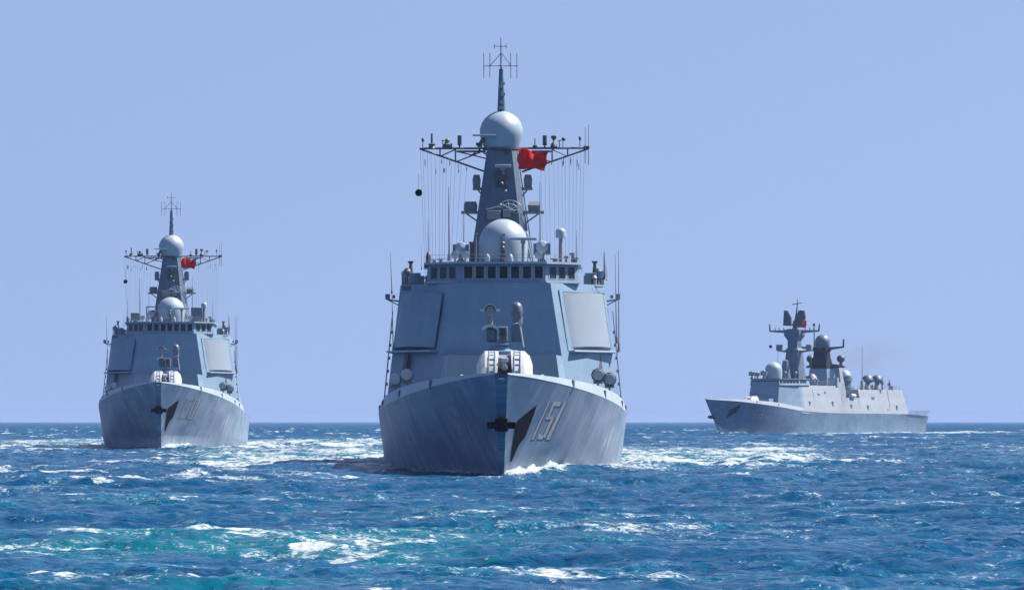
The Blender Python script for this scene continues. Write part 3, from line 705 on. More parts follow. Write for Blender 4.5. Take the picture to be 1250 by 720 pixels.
    sd_ = MB().tube((M1(684.5, ry), ry, rz0), (M1(684.5, ry), ry, Z1(291, ry)), .16, .13, 10).lathe((M1(684.5, ry), ry, rz0), [(.4, 0), (.34, .12), (.2, .16)], 12).build('satellite_antenna', M['mid'], root)
    z0 = Z1(291.5, ry)
    MB().lathe((M1(684.5, ry), ry, z0), [(.28, 0), (.37, .05), (.38, .45), (.34, .6), (.2, .72), (.01, .76)], 20).build('antenna_dome', M['radome'], sd_)
    for px, hgt, w in ((691, .5, .1), (699, .75, .13), (677.5, .35, .2), (703, .4, .14), (538, .3, .15), (530, .25, .12)):
        MB().lathe((M1(px, 47.5), 47.5, rz0), [(w, 0), (w*.8, hgt*.7), (w*1.7, hgt*.75), (w*1.7, hgt), (w*.4, hgt*1.05)], 10).build('roof_fitting', M['mid'], root)
    cn = MB().lathe((M1(523, 48), 48, rz0-.3), [(.34, 0), (.2, .35), (.2, .8), (.1, 1.1), (.05, 1.15)], 8).build('antenna_mount', M['dark'], root)
    for (px0, py0, px1, py1, y_, r_) in ((548.5, 319, 547.5, 229, 49, .075), (523, 312, 522.5, 270, 48, .04), (659.5, 300, 659, 222, 50, .06), (566, 300, 566.5, 248, 52, .04), (704.5, 318, 703.5, 281, 48, .04), (514.5, 330, 514, 297, 49, .02),
                                     (478.5, 359, 476.5, 309, 48.5, .04), (752.5, 420, 751, 311, 49, .045), (755.5, 430, 755, 307, 49, .055), (738.5, 342, 737.5, 308, 49.8, .11), (480, 430, 478, 345, 49, .04), (741, 343, 740.5, 325, 48.4, .03)):
        whip(root, at(px0, py0, y_), at(px1, py1, y_), r_)
    for xx in (-6.0, 6.2):
        MB().cbox((xx, 48.6, 13.72), (.55, .5, .65)).lathe((xx+.5, 48.9, 13.4), [(.2, 0), (.16, .4), (.24, .5), (.1, .7)], 8).build('wing_equipment', M['mid'], root)
    # ---- signal halyards
    for k, px in enumerate((513, 516, 521.5, 526, 531, 537, 541, 545, 551, 556, 563, 570)):
        a = (M1(px, my), my-.1, zy-.05 - max(0, (px-512)/81*1.7)); b_ = (M1(513+(px-513)*.72+6, 52), 52, 14.3)
        MB().tube(a, b_, .011, n=4).build('halyard', M['wire'], yard)
    for k, px in enumerate((660, 665, 670, 676, 681, 686, 690, 695, 700, 704, 709, 713)):
        a = (M1(px, my), my-.1, zy-.05 - max(0, (718-px)/81*1.7)); b_ = (M1(px+(690-px)*.12, 52), 52, 14.3)
        MB().tube(a, b_, .011, n=4).build('halyard', M['wire'], yard)
    for k in range(16):
        px = rnd.choice((520, 526, 533, 541, 549, 560, 571, 672, 680, 688, 696, 706)) + rnd.uniform(-2, 2); pz = rnd.uniform(192, 208)
        MB().tube((M1(px, my), my-.15, Z1(pz, my)), (M1(px, my), my-.15, Z1(pz+rnd.uniform(4, 8), my)), .03, n=5).build('halyard_shackle', M['wire'], yard)
    # ---- after structures, hidden from ahead
    MB().loft([[(-6.5, 82, 3.6), (6.5, 82, 3.6), (6.5, 96, 3.6), (-6.5, 96, 3.6)], [(-4, 84, 12.5), (4, 84, 12.5), (4, 94, 12.5), (-4, 94, 12.5)]]).build('funnel', M['paint'], root)
    MB().loft([[(-8.2, 99, 3.7), (8.2, 99, 3.7), (8.2, 124, 3.7), (-8.2, 124, 3.7)], [(-7, 100, 10), (7, 100, 10), (7, 123, 10), (-7, 123, 10)]]).build('hangar', M['paint'], root)
    return root

def local_to_world(root, p):
    from mathutils import Euler
    return Vector(root.location) + Euler(root.rotation_euler).to_matrix() @ Vector(p)

def flag(root, p0, w, h, label, seed, gather=.6):
    """red flag streaming aft and to the side, partly gathered into folds"""
    o0 = local_to_world(root, p0); rr = random.Random(seed); P = []
    nx, nz = 30, 20
    for j in range(nz+1):
        row = []; v = j/nz
        for i in range(nx+1):
            u = i/nx
            fold = .16*math.sin(7*u+2.5*v) + .10*math.sin(13*u-5*v+seed) + .05*math.sin(21*u*v+1)
            x = w*u*(1-.10*v) + .06*math.sin(9*v+3*u)
            z = -h*v*(1-.22*u*gather) - h*gather*.28*math.sin(math.pi*.5*u)*u + .07*math.sin(8*u+3*v)
            y = u*.7 + fold*(.3+u)
            row.append(o0 + Vector((x, y, z)))
        P.append(row)
    mb = MB().grid([[p-o0 for p in row] for row in P])
    o = mb.build('flag', M['flag'], None, ang=80); o.location = o0
    md = o.modifiers.new('cloth_thickness', 'SOLIDIFY'); md.thickness = .012
    return tag(o, label, 'flag', 'red flags flying from the warship masts')

def signal_ball(root, p, r, label):
    o0 = local_to_world(root, p)
    o = MB().ball((0, 0, 0), r, n=20).tube((0, 0, r), (0, 0, r*5), .015, n=4).build('signal_ball', M['black'], None, ang=60)
    o.location = o0
    return tag(o, label, 'signal ball', 'black signal balls hanging from the yards')

D1 = destroyer('destroyer', (X1, Y1, 0), 0, 0, '151',
               'big grey destroyer with 151 on its bow, head-on in the middle of the picture')
flag(D1, (M1(632, 55), 54.2, Z1(183.5, 55)), 2.25, 1.45, 'large red flag below the yard of the destroyer numbered 151', 1)
signal_ball(D1, at(511, 236, 54.5), .27, 'black ball hanging beside the mast of the destroyer numbered 151')

D2_LOC = (-42.2, 649.0, 1.62)
D2 = destroyer('destroyer', D2_LOC, R(1.85), R(-0.6), '150',
               'distant grey destroyer head-on, left of the bigger destroyer numbered 151', R(0.1))
flag(D2, (1.2, 54.2, 23.4), 1.9, 1.25, 'small red flag below the yard of the left destroyer', 4)
signal_ball(D2, (-6.0, 54.5, 20.4), .27, 'small black ball hanging beside the mast of the left destroyer')

# ------------------------------------------------------------------ frigate
FH = Hull(134, 9.0, [0, 4, 10, 20, 32, 47, 70, 100, 118, 134], [.3, 1.7, 3.6, 5.8, 7.3, 8.0, 8.1, 8.0, 7.8, 7.4],
          [9.3, 9.1, 8.85, 8.2, 7.3, 6.2, 5.7, 5.6, 5.5, 5.0], [9, 13, 20, 32, 47, 70, 100, 134], [.12, .95, 2.5, 5.0, 7.0, 7.4, 7.3, 6.3], 1.3)

def frigate():
    root = empty('frigate', (51.5, 1445, 0), R(-27.2))
    tag(root, 'grey frigate seen at an angle with a dark funnel mast, at the right', 'warship', 'grey warships under way')
    mb = MB(); FH.mesh(mb); hull = mb.build('hull', M['hull_far'], root, ang=50)
    us = [(i/40)**1.4 for i in range(41)]
    MB().grid([[FH.pt(u, 1, sd) - Vector((0, 0, .03)) for u in us] for sd in (-1, 1)]).build('deck', M['deck'], root)
    bulwark(FH, root, ([0, 8, 20, 32, 47], [.15, .45, .85, 1.1, 1.0]), M['side'], 46, ((20, .4), (31, .4)), .35)
    MB().box(-.95, .95, 3.0, 5.6, 4.3, 4.9).cbox((0, 3.3, 4.6), (.9, 1.0, .9)).build('anchor', M['black'], root, bevel=.05)
    ap = MB()
    def yz(y, z):                 # (u,t) of a point on the plating
        u, t_ = max(y, .5)/FH.L, .5
        for _ in range(20):
            t_ = z/FH.ZK(u*FH.L); s = FH.stem*(1-t_**.9); u = (y-s)/(FH.L-s); u = max(u, .001)
        return (u, t_)
    quad_patch(FH, [yz(9.6, 6.6), yz(13.2, 8.0), yz(13.0, 6.0), yz(9.4, 4.2)], 1, .05, ap)
    ap.build('anchor_pocket', M['black'], hull)
    for k, strokes in enumerate(([(0, 0, 1, .16), (0, .42, 1, .58), (0, .84, 1, 1), (0, .5, .25, 1), (.75, 0, 1, .5)], [(0, 0, 1, .16), (0, .42, 1, .58), (0, .84, 1, 1), (.75, 0, 1, 1)], [(0, 0, 1, .16), (0, .84, 1, 1), (0, 0, .25, 1), (.75, 0, 1, 1)])):
        y0 = 19.0 + k*3.1; n = MB()
        for (a, b_, c, d) in strokes:
            q = [yz(y0+2.1*a+.5*b_, 4.2+2.4*b_), yz(y0+2.1*c+.5*b_, 4.2+2.4*b_), yz(y0+2.1*c+.5*d, 4.2+2.4*d), yz(y0+2.1*a+.5*d, 4.2+2.4*d)]
            quad_patch(FH, q, 1, .04, n, 4)
        n.build('hull_digit', M['number_worn'], hull)
    # fore superstructure
    def ring(z, f, ya, o, yo, back): return [(-f, ya, z), (f, ya, z), (o, yo, z), (o, back, z), (-o, back, z), (-o, yo, z)]
    MB().loft([ring(5.6, 4.6, 35.5, 7.95, 44.5, 60), ring(13.25, 4.2, 37.5, 6.55, 45.5, 60)]).build('superstructure', M['paint'], root, ang=15)
    MB().loft([[(-7.95, 60.01, 5.5), (7.95, 60.01, 5.5), (7.95, 74, 5.5), (-7.95, 74, 5.5)], [(-6.55, 60.01, 13.25), (6.55, 60.01, 13.25), (6.55, 71.5, 13.25), (-6.55, 71.5, 13.25)]]).build('midship_house', M['side'], root, ang=15)
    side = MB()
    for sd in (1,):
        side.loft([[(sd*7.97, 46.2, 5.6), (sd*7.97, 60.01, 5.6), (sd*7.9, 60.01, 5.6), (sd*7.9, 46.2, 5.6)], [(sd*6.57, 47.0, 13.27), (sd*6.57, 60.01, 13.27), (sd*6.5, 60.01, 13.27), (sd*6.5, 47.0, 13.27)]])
    side.build('sunlit_side_sheet', M['side'], root)  # added sheet whose paler colour stands for sun on the port side
    MB().loft([[(-7.95, 73, 5.49), (7.95, 73, 5.49), (7.95, 86.5, 5.49), (-7.95, 86.5, 5.49)], [(-7.15, 73, 10.0), (7.15, 73, 10.0), (7.15, 86.5, 10.0), (-7.15, 86.5, 10.0)]]).build('boat_deck_house', M['side'], root, ang=15)
    MB().loft([[(-7.9, 86, 5.48), (7.93, 86, 5.48), (7.9, 118.5, 5.48), (-7.9, 118.5, 5.48)], [(-6.7, 85, 12.3), (6.73, 85, 12.3), (6.7, 116, 12.3), (-6.7, 116, 12.3)]]).build('hangar', M['side'], root, ang=15)
    MB().box(6.4, 6.9, 100.2, 101.0, 8.6, 12.4).build('side_pipe', M['dark'], root)
    MB().box(7.55, 7.75, 103.4, 104.4, 6.2, 6.9).build('side_door', M['mid'], root)
    # bridge with its window band
    br = MB().loft([ring(13.255, 4.4, 37.3, 6.9, 45.2, 52), ring(14.85, 4.2, 37.7, 6.5, 45.6, 52)]).build('bridge', M['paint'], root, ang=15)
    MB().loft([[(x*1.04, 45+(y-45)*1.05, z) for x, y, _ in ring(0, 4.2, 37.7, 6.5, 45.6, 52)] for z in (14.853, 15.05)]).build('bridge_roof', M['mid'], br)
    def wins(a, b_, n):
        a, b_ = Vector(a), Vector(b_); nn = Vector((b_.y-a.y, -(b_.x-a.x), 0)).normalized()
        if nn.y > 0 and abs(nn.x) < .9: nn = -nn
        if abs(nn.x) > .9 and nn.x*a.x < 0: nn = -nn
        for k in range(n):
            p, q = a.lerp(b_, (k+.14)/n), a.lerp(b_, (k+.86)/n)
            MB().loft([[p+nn*d, q+nn*d, q+nn*d+Vector((0, .12, .72)), p+nn*d+Vector((0, .12, .72))] for d in (-.3, .03)]).build('bridge_window', M['glass'], br)
    wins((-4.3, 37.5, 13.8), (4.3, 37.5, 13.8), 9); wins((4.35, 37.6, 13.8), (6.7, 45.2, 13.8), 6); wins((6.75, 45.6, 13.8), (6.75, 50, 13.8), 3)
    # gun
    gun_turret(root, 27.5, 7.5, .85, 0)
    MB().loft([[(-3.5, 32.5, 7), (3.5, 32.5, 7), (3.5, 35.4, 7), (-3.5, 35.4, 7)], [(-3.2, 33, 9.6), (3.2, 33, 9.6), (3.2, 36.0, 9.6), (-3.2, 36.0, 9.6)]]).build('missile_launcher', M['paint'], root)
    # bridge roof gear
    for x, y, s in ((-5.3, 40.5, 1.0), (-3.2, 39.6, .85), (-1.2, 39.4, 1.1)):
        director(root, (x, y, 15.05), s)
    for x, y in ((-5.9, 44), (4.0, 42), (5.3, 46)):
        MB().tube((x, y, 15.0), (x, y, 16.4), .15).ball((x, y, 16.6), .45).build('roof_fitting', M['mid'], root)
    rd = 2.35
    MB().lathe((-.6, 44.5, 15.05), [(rd*.96, 0), (rd, .4), (rd, 2.3)] + [(max(.01, rd*math.cos(math.pi/2*k/8)), 2.3+rd*.95*math.sin(math.pi/2*k/8)) for k in range(1, 9)], 28).build('radar_dome', M['radome'], root, ang=60)
    # main mast
    my, mx = 57.0, 0.0
    def mr(z, hx, hy, x0=0): return [(x0-hx, my-hy, z), (x0+hx, my-hy, z), (x0+hx, my+hy, z), (x0-hx, my+hy, z)]
    mast = MB().loft([mr(13.2, 2.5, 2.5), mr(17, 2.2, 2.2), mr(22.2, 1.75, 1.75), mr(22.9, 2.0, 2.0), mr(23.6, 1.4, 1.4), mr(25.6, 1.45, 1.4), mr(27.0, 2.3, 1.9), mr(28.5, 2.25, 1.9), mr(28.8, 1.4, 1.3)]).build('mast', M['mastpaint'], root, ang=20)
    for sd in (1, -1):
        yd = MB().loft([[(sd*2, my-.4, 27.6), (sd*2, my+.4, 27.6), (sd*2, my+.4, 28.5), (sd*2, my-.4, 28.5)], [(sd*7.4, my-.15, 28.0), (sd*7.4, my+.15, 28.0), (sd*7.4, my+.15, 28.4), (sd*7.4, my-.15, 28.4)]])
        yo = yd.build('yardarm', M['mid'], mast)
        MB().tube((sd*7.3, my, 28.2), (sd*7.5, my, 30.1), .28, .18, 8).build('yard_antenna', M['dark'], yo)
        for q in (3.2, 4.6, 5.8): MB().tube((sd*q, my, 28.4), (sd*q, my, 29.2), .14, .1, 6).build('yard_fitting', M['dark'], yo)
        pf = MB().loft([[(sd*1.9, my-.8, 22.3), (sd*1.9, my+.8, 22.3), (sd*1.9, my+.8, 22.9), (sd*1.9, my-.8, 22.9)], [(sd*5.1, my-.6, 22.7), (sd*5.1, my+.6, 22.7), (sd*5.1, my+.6, 22.95), (sd*5.1, my-.6, 22.95)]]).build('mast_platform', M['mid'], mast)
        MB().box(sd*4.5-.75, sd*4.5+.75, my-.7, my+.7, 22.96, 24.5).build('antenna_box', M['mid'], pf, bevel=.1)
        MB().tube((sd*5.0, my, 22.6), (sd*5.0, my, 15.2), .05, n=5).build('halyard', M['wire'], mast)
    MB().tube((.2, my, 28.6), (.2, my, 31), .75, .6, 10).tube((0.3, my, 31), (.9, my, 35.4), .3, .14, 8).build('radar_pedestal', M['dark'], mast)
    ar = MB()
    for c, w, lean in ((-2.1, 1.75, -.45), (1.7, 1.95, .45)):
        ar.loft([[(c-w*.9-lean*1.2, my-.35+dy, 29.7), (c+w*.5-lean, my-.35+dy, 29.6), (c+w*.75+lean*.3, my+.1+dy, 31.8), (c+.35*w+lean*1.2, my+.2+dy, 33.8), (c-.35*w+lean*.8, my+.1+dy, 33.9)] for dy in (-.3, .3)])
    ar.build('air_search_radar', M['dark'], mast)
    MB().tube((.9, my, 35.3), (.9, my, 37.2), .14, .06, 6).tube((-.7, my, 35.5), (2.3, my, 35.9), .12, .1, 6).build('top_pole', M['dark'], mast)
    # lower mast gear
    MB().lathe((-.2, 51.5, 13.2), [(1.6, 0), (1.4, 3.0), (1.0, 5.5), (.8, 6.8), (.2, 7.1)], 10).build('director_pedestal', M['mastpaint'], root)
    MB().box(-1.0, 3.6, 60.2, 63.5, 13.3, 15.9).lathe((3.0, 62, 13.3), [(1.5, 0), (1.8, 1.2), (1.2, 2.6), (.5, 3.2)], 10).build('deck_machinery', M['mid'], root)
    for x, y in ((4.6, 53.5), (5.4, 57), (4.9, 60.5)): director(root, (x, y, 13.25), .95, 'side_director')
    # dark funnel mast
    fy = 75.5
    def fr(z, hx, hy): return [(-hx, fy-hy, z), (hx, fy-hy, z), (hx, fy+hy, z), (-hx, fy+hy, z)]
    MB().loft([fr(9.9, 3.2, 3.2), fr(18.0, 2.6, 2.6)]).build('funnel_casing', M['paint'], root)
    MB().loft([[(-3, 81.6, 9.95), (3.6, 81.6, 9.95), (3.6, 84.5, 9.95), (-3, 84.5, 9.95)], [(-2.6, 80.6, 18.4), (2.9, 80.6, 18.4), (2.9, 82.4, 18.4), (-2.6, 82.4, 18.4)]]).build('exhaust_box', M['side'], root)
    MB().box(4.1, 7.0, 70.3, 71.2, 13.28, 15.5).box(4.3, 6.4, 72.3, 76.5, 10.02, 14.3).build('boat_crane', M['trim'], root)
    fm = MB().loft([fr(18.01, 2.5, 2.5), fr(21.2, 1.85, 1.85), fr(22.6, 1.7, 1.7), fr(23.2, 2.0, 2.0), fr(23.9, 1.95, 1.95)]).build('funnel_mast', M['soot'], root, ang=20)
    MB().lathe((.2, fy, 23.7), [(1.7, -.3), (2.05, .1), (2.1, 1.9), (1.9, 2.7), (1.35, 3.4), (.6, 3.75), (.02, 3.85)], 24).build('aft_radar_dome', M['mastpaint'], fm, ang=60)
    MB().tube((-1.6, fy-1.6, 23.6), (-1.6, fy-1.6, 30.4), .22, .12, 6).cbox((-1.6, fy-1.6, 30.2), (.7, .5, .7)).build('aft_pole', M['mid'], fm)
    for sd in (1, -1):
        MB().loft([[(sd*2.3, fy-.5, 23.2), (sd*2.3, fy+.5, 23.2), (sd*2.3, fy+.5, 24.0), (sd*2.3, fy-.5, 24.0)], [(sd*6.6, fy-.2, 23.8), (sd*6.6, fy+.2, 23.8), (sd*6.6, fy+.2, 24.25), (sd*6.6, fy-.2, 24.25)]]).tube((sd*6.5, fy, 24.0), (sd*6.6, fy, 26.2), .3, .24, 6).build('funnel_arm', M['dark'], fm)
        MB().loft([[(sd*2.3, fy+1.6, 18.3), (sd*6.0, fy+2.2, 18.3), (sd*6.0, fy+3.4, 18.3), (sd*2.3, fy+3.4, 18.3)], [(sd*2.3, fy+1.6, 19.4), (sd*5.6, fy+2.2, 18.9), (sd*5.6, fy+3.4, 18.9), (sd*2.3, fy+3.4, 19.4)]]).ball((sd*4.6, fy+2.6, 20.8), 1.15, 1.1).tube((sd*4.6, fy+2.6, 18.8), (sd*4.6, fy+2.6, 20), .45).build('funnel_sensor', M['dark'], fm)
    # after gear on the hangar roof
    ay = 97.0
    t1 = MB().lathe((0, ay-6, 10.0), [(2.3, 0), (2.2, 2.2), (2.5, 2.3), (2.5, 3.0), (1.9, 3.1), (1.9, 4.6), (2.3, 4.8), (2.2, 5.8)], 14).build('aft_director', M['mastpaint'], root)
    MB().lathe((0, ay-6, 15.8), [(1.7, 0), (1.9, .4), (1.6, 1.3), (.9, 1.9), (.02, 2.1)], 18).build('director_dome', M['radome'], t1)
    whip(root, (1.5, 100, 12.3), (1.5, 100, 24.8), .14)
    MB().lathe((1.5, 100, 12.3), [(.8, 0), (.5, 1.0), (.5, 2.4), (.2, 2.8)], 8).build('antenna_mount', M['mid'], root)
    for x, y in ((1.2, 104.5), (2.6, 108.0)):
        g = MB().lathe((x, y, 12.3), [(1.2, 0), (1.0, .8), (.7, 1.2), (.7, 2.0)], 10).build('close_in_gun', M['mid'], root)
        MB().lathe((x, y, 15.2), [(.3, -.9), (1.2, -.6), (1.55, 0), (1.3, .8), (.6, 1.3), (.02, 1.4)], 14).build('gun_dome', M['mastpaint'], g)
        MB().tube((x+.4, y-.5, 14.3), (x+2.3, y-1.2, 14.7), .22, .16, 8).build('gun_barrel', M['dark'], g)
    for x, y, h_ in ((2.5, 112, 3.6), (3.4, 115, 2.9), (5.2, 112.5, 1.2), (5.0, 99, 1.6)):
        MB().tube((x, y, 12.3), (x, y, 12.3+h_), .3, .14, 6).cbox((x, y, 12.3+h_*.55), (.9, .7, .8)).build('roof_fitting', M['mid'], root)
    # flight deck nets at the stern
    nt_ = MB()
    for sd in (1, -1):
        for k in range(8):
            y = 119.2+k*1.8; nt_.tube((sd*7.6, y, 5.2), (sd*8.5, y, 6.5), .07, n=5)
        nt_.tube((sd*8.5, 119, 6.5), (sd*8.3, 133.5, 6.4), .09, n=5)
    for k in range(6): nt_.tube((-6+k*2.4, 134, 5.0), (-6+k*2.4, 134.6, 6.4), .07, n=5)
    nt_.build('deck_net', M['mid'], root)
    for sd in (1, -1):
        r_ = MB(); rail(r_, [(sd*6.5, 86.5, 12.35), (sd*6.5, 115, 12.35)], 1.1, 2.4, .035); r_.build('deck_railing', M['mid'], root)
        r_ = MB(); rail(r_, [(sd*6.4, 47, 13.3), (sd*6.4, 71, 13.3)], 1.1, 2.4, .035); r_.build('deck_railing', M['mid'], root)
        # doors, vents and lockers set in the sloping sides
        for y, z, w, hh, x in ((50.5, 8.0, 1.0, 1.9, 7.47), (66, 8.0, 1.0, 1.9, 7.48), (57.5, 10.6, 1.6, .9, 6.98), (90, 7.0, 1.0, 1.9, 7.62), (94.5, 9.8, 2.0, 1.0, 7.12), (110.5, 7.0, 1.0, 1.9, 7.62), (78.5, 7.2, 1.0, 1.9, 7.58), (62, 11.2, .9, .9, 6.88)):
            MB().box(sd*x-.10, sd*x+.10, y-w/2, y+w/2, z-hh/2, z+hh/2).build('side_door', M['mastpaint'], root, bevel=.03)
        for y in (53.8, 84.0, 105.5): MB().tube((sd*7.75, y, 6.0), (sd*6.75, y, 12.2), .12, n=6).build('side_pipe', M['mid'], root)
        MB().lathe((sd*7.35, 80, 10.5), [(.12, -1.5), (.55, -1.4), (.62, -.1), (.66, 0), (.62, .1), (.55, 1.4), (.12, 1.5)], 14, 'y').build('life_raft', M['white'], root)
    return root
F1 = frigate()
flag(F1, (-1.0, 60, 31.4), 3.2, 2.2, 'tiny red flag at the mast of the frigate on the right', 7, .3)
signal_ball(F1, (-7.2, 57, 24.0), .45, 'tiny black ball hanging from the yard of the frigate')

# ------------------------------------------------------------------ sea
rng = np.random.default_rng(11)
def spectrum_tile(N, L, lam_p, wind, hs, lam_min, lam_max, seed, spread=2.0, chop=1.0):
    r = np.random.default_rng(seed)
    k1 = 2*np.pi*np.fft.fftfreq(N, L/N); KX, KY = np.meshgrid(k1, k1); K = np.hypot(KX, KY); K[0, 0] = 1e-6
    kp = 2*np.pi/lam_p
    S = K**-3.6*np.exp(-1.25*(kp/K)**2)
    peak = np.exp(-((np.sqrt(K/kp)-1)**2)/(2*.09**2)); S *= 2.2**peak
    ct = (KX*math.cos(wind)+KY*math.sin(wind))/K
    S *= np.where(ct > 0, np.abs(ct)**spread, .06*np.abs(ct)**spread) + .03
    S *= (K < 2*np.pi/lam_min)*(K > 2*np.pi/lam_max); S[0, 0] = 0
    A = np.sqrt(S)*(r.standard_normal((N, N))+1j*r.standard_normal((N, N)))
    h = np.fft.ifft2(A); sc = hs/4/np.std(h.real); A *= sc
    f = lambda B: np.real(np.fft.ifft2(B))
    h = f(A); dx = f(-1j*KX/K*A)*chop; dy = f(-1j*KY/K*A)*chop
    jxx = f(KX*KX/K*A)*chop; jyy = f(KY*KY/K*A)*chop; jxy = f(KX*KY/K*A)*chop
    J = (1-jxx)*(1-jyy)-jxy**2
    J2 = (1+jxx)*(1+jyy)-jxy**2
    return h, dx, dy, J, J2

def samp(T, L, x, y, ang=0.0):
    c, s = math.cos(ang), math.sin(ang); N = T.shape[0]
    u = ((x*c+y*s)/L*N) % N; v = ((-x*s+y*c)/L*N) % N
    i0 = np.floor(u).astype(np.int32) % N; j0 = np.floor(v).astype(np.int32) % N; fu = u-np.floor(u); fv = v-np.floor(v)
    i1 = (i0+1) % N; j1 = (j0+1) % N
    return (T[j0, i0]*(1-fu)+T[j0, i1]*fu)*(1-fv) + (T[j1, i0]*(1-fu)+T[j1, i1]*fu)*fv

def smooth(x, a, b_):
    t_ = np.clip((x-a)/(b_-a), 0, 1); return t_*t_*(3-2*t_)

def noise_tile(N, seed, beta=2.2, lo=2):
    r = np.random.default_rng(seed); k = np.fft.fftfreq(N, 1/N); KX, KY = np.meshgrid(k, k); K = np.hypot(KX, KY); K[0, 0] = 1
    A = K**(-beta/2-.5)*(K >= lo)*(r.standard_normal((N, N))+1j*r.standard_normal((N, N))); A[0, 0] = 0
    h = np.real(np.fft.ifft2(A)); h /= h.std(); return h

WIND = R(252)     # waves run towards the camera, slightly leftward
HA, LA = 0.68, 331.0
hA, dxA, dyA, JA, JA2 = spectrum_tile(1024, LA, 28.0, WIND, HA, 1.3, 90.0, 3, 3.0, 1.0)
LB = 47.0
hB, dxB, dyB, JB, JB2 = spectrum_tile(512, LB, 3.6, WIND+.25, 0.23, .25, 5.0, 8, 1.3, .8)
NT = noise_tile(512, 21); NT2 = noise_tile(512, 22, 1.6, 3)
# pick the folding sign that goes with crests
foamA = JA if np.corrcoef(JA.ravel(), hA.ravel())[0, 1] < 0 else JA2
if np.corrcoef(JA.ravel(), hA.ravel())[0, 1] >= 0: dxA, dyA, dxB, dyB = -dxA, -dyA, -dxB, -dyB

def rows():
    r = 6.0; out = []
    while r < 26000:
        out.append(r)
        if r < 60: r += .6
        elif r < 150: r += .24
        elif r < 1500: r *= 1.0016
        elif r < 4000: r *= 1.0032
        else: r *= 1.012
    return np.array(out)
rr_ = rows()
core = np.arange(-.128, .1281, .00036)
wing = .128 + np.cumsum(.0006*1.085**np.arange(64)); wing = wing[wing < 1.3]
th = np.concatenate([-wing[::-1], core, wing])
RR, TH = np.meshgrid(rr_, th, indexing='ij')
X = (RR*np.sin(TH)).ravel(); Y = (RR*np.cos(TH)).ravel(); RRf = RR.ravel()
h = samp(hA, LA, X, Y); dx = samp(dxA, LA, X, Y); dy = samp(dyA, LA, X, Y); Jv = samp(foamA, LA, X, Y)
wB = 1 - smooth(RRf, 700, 1600)
n_lo = samp(NT, 170.0, X, Y, .3); n_mid = samp(NT2, 61.0, X, Y, 1.1); n_big = samp(NT, 900.0, X, Y, .8)
gain = 1 + .22*np.clip(n_big, -1.5, 1.5)
wA = gain*(1 - .35*smooth(RRf, 1500, 5000))
h = h*wA + samp(hB, LB, X, Y, .5)*wB*(1+.4*n_mid.clip(-1, 1))
dx = dx*wA; dy = dy*wA
c5, s5 = math.cos(.5), math.sin(.5)
bx_, by_ = samp(dxB, LB, X, Y, .5)*wB, samp(dyB, LB, X, Y, .5)*wB
dx = dx + bx_*c5 - by_*s5; dy = dy + bx_*s5 + by_*c5
q0, q1 = np.quantile(foamA, (.011, .0007))
foam = smooth(-(Jv + .04*n_mid - .05*n_lo.clip(-1.5, 1.5)), -q0, -q1)*.80
foam *= (1 - .5*(1-smooth(RRf, 180, 330))*smooth(-n_lo, -.6, .6))*(1 - .62*smooth(TH.ravel(), -.02, .03)*(1-.5*smooth(RRf, 500, 900)))
foam += .12*smooth(n_lo+.5*n_mid, .4, 2.2)
# long thin windrows of old foam, lying across the view
ca, sa = math.cos(-.35), math.sin(-.35)
ux, uy = X*ca + Y*sa, -X*sa + Y*ca
wr = samp(NT2, 64.0, ux*.30, uy*1.3 + 1.2*n_mid, 0.0)
foam += (.34*smooth(wr, 1.05, 2.1) + .10*smooth(wr, .3, 1.2))*(.65+.35*smooth(n_big, -1, 1))
# the sea lies lower just ahead of the near bow
cal = np.exp(-((X-X1)/13)**2)*smooth(Y, 285, 335)*(1-smooth(Y, 356, 400))
h = h*(1-.55*cal) - .22*cal
film = .55*smooth(wr, .0, 2.0) + .75*smooth(samp(NT2, 27.0, ux*.16, uy*1.7 + .8*n_mid, 0.0), .2, 2.0) + .45*smooth(samp(NT, 140.0, ux*.22, uy*1.5, .4), .3, 2.0)
aer = .30*smooth(n_lo+.4*n_mid, .2, 2.0) + .25*foam + .34*(1-smooth(RRf, 190, 290))*(1-smooth(X, -6, 9))*smooth(n_lo+.6*n_mid, -1.4, 1.0)
# breaking crests, lifted a little
brk = np.zeros_like(X)

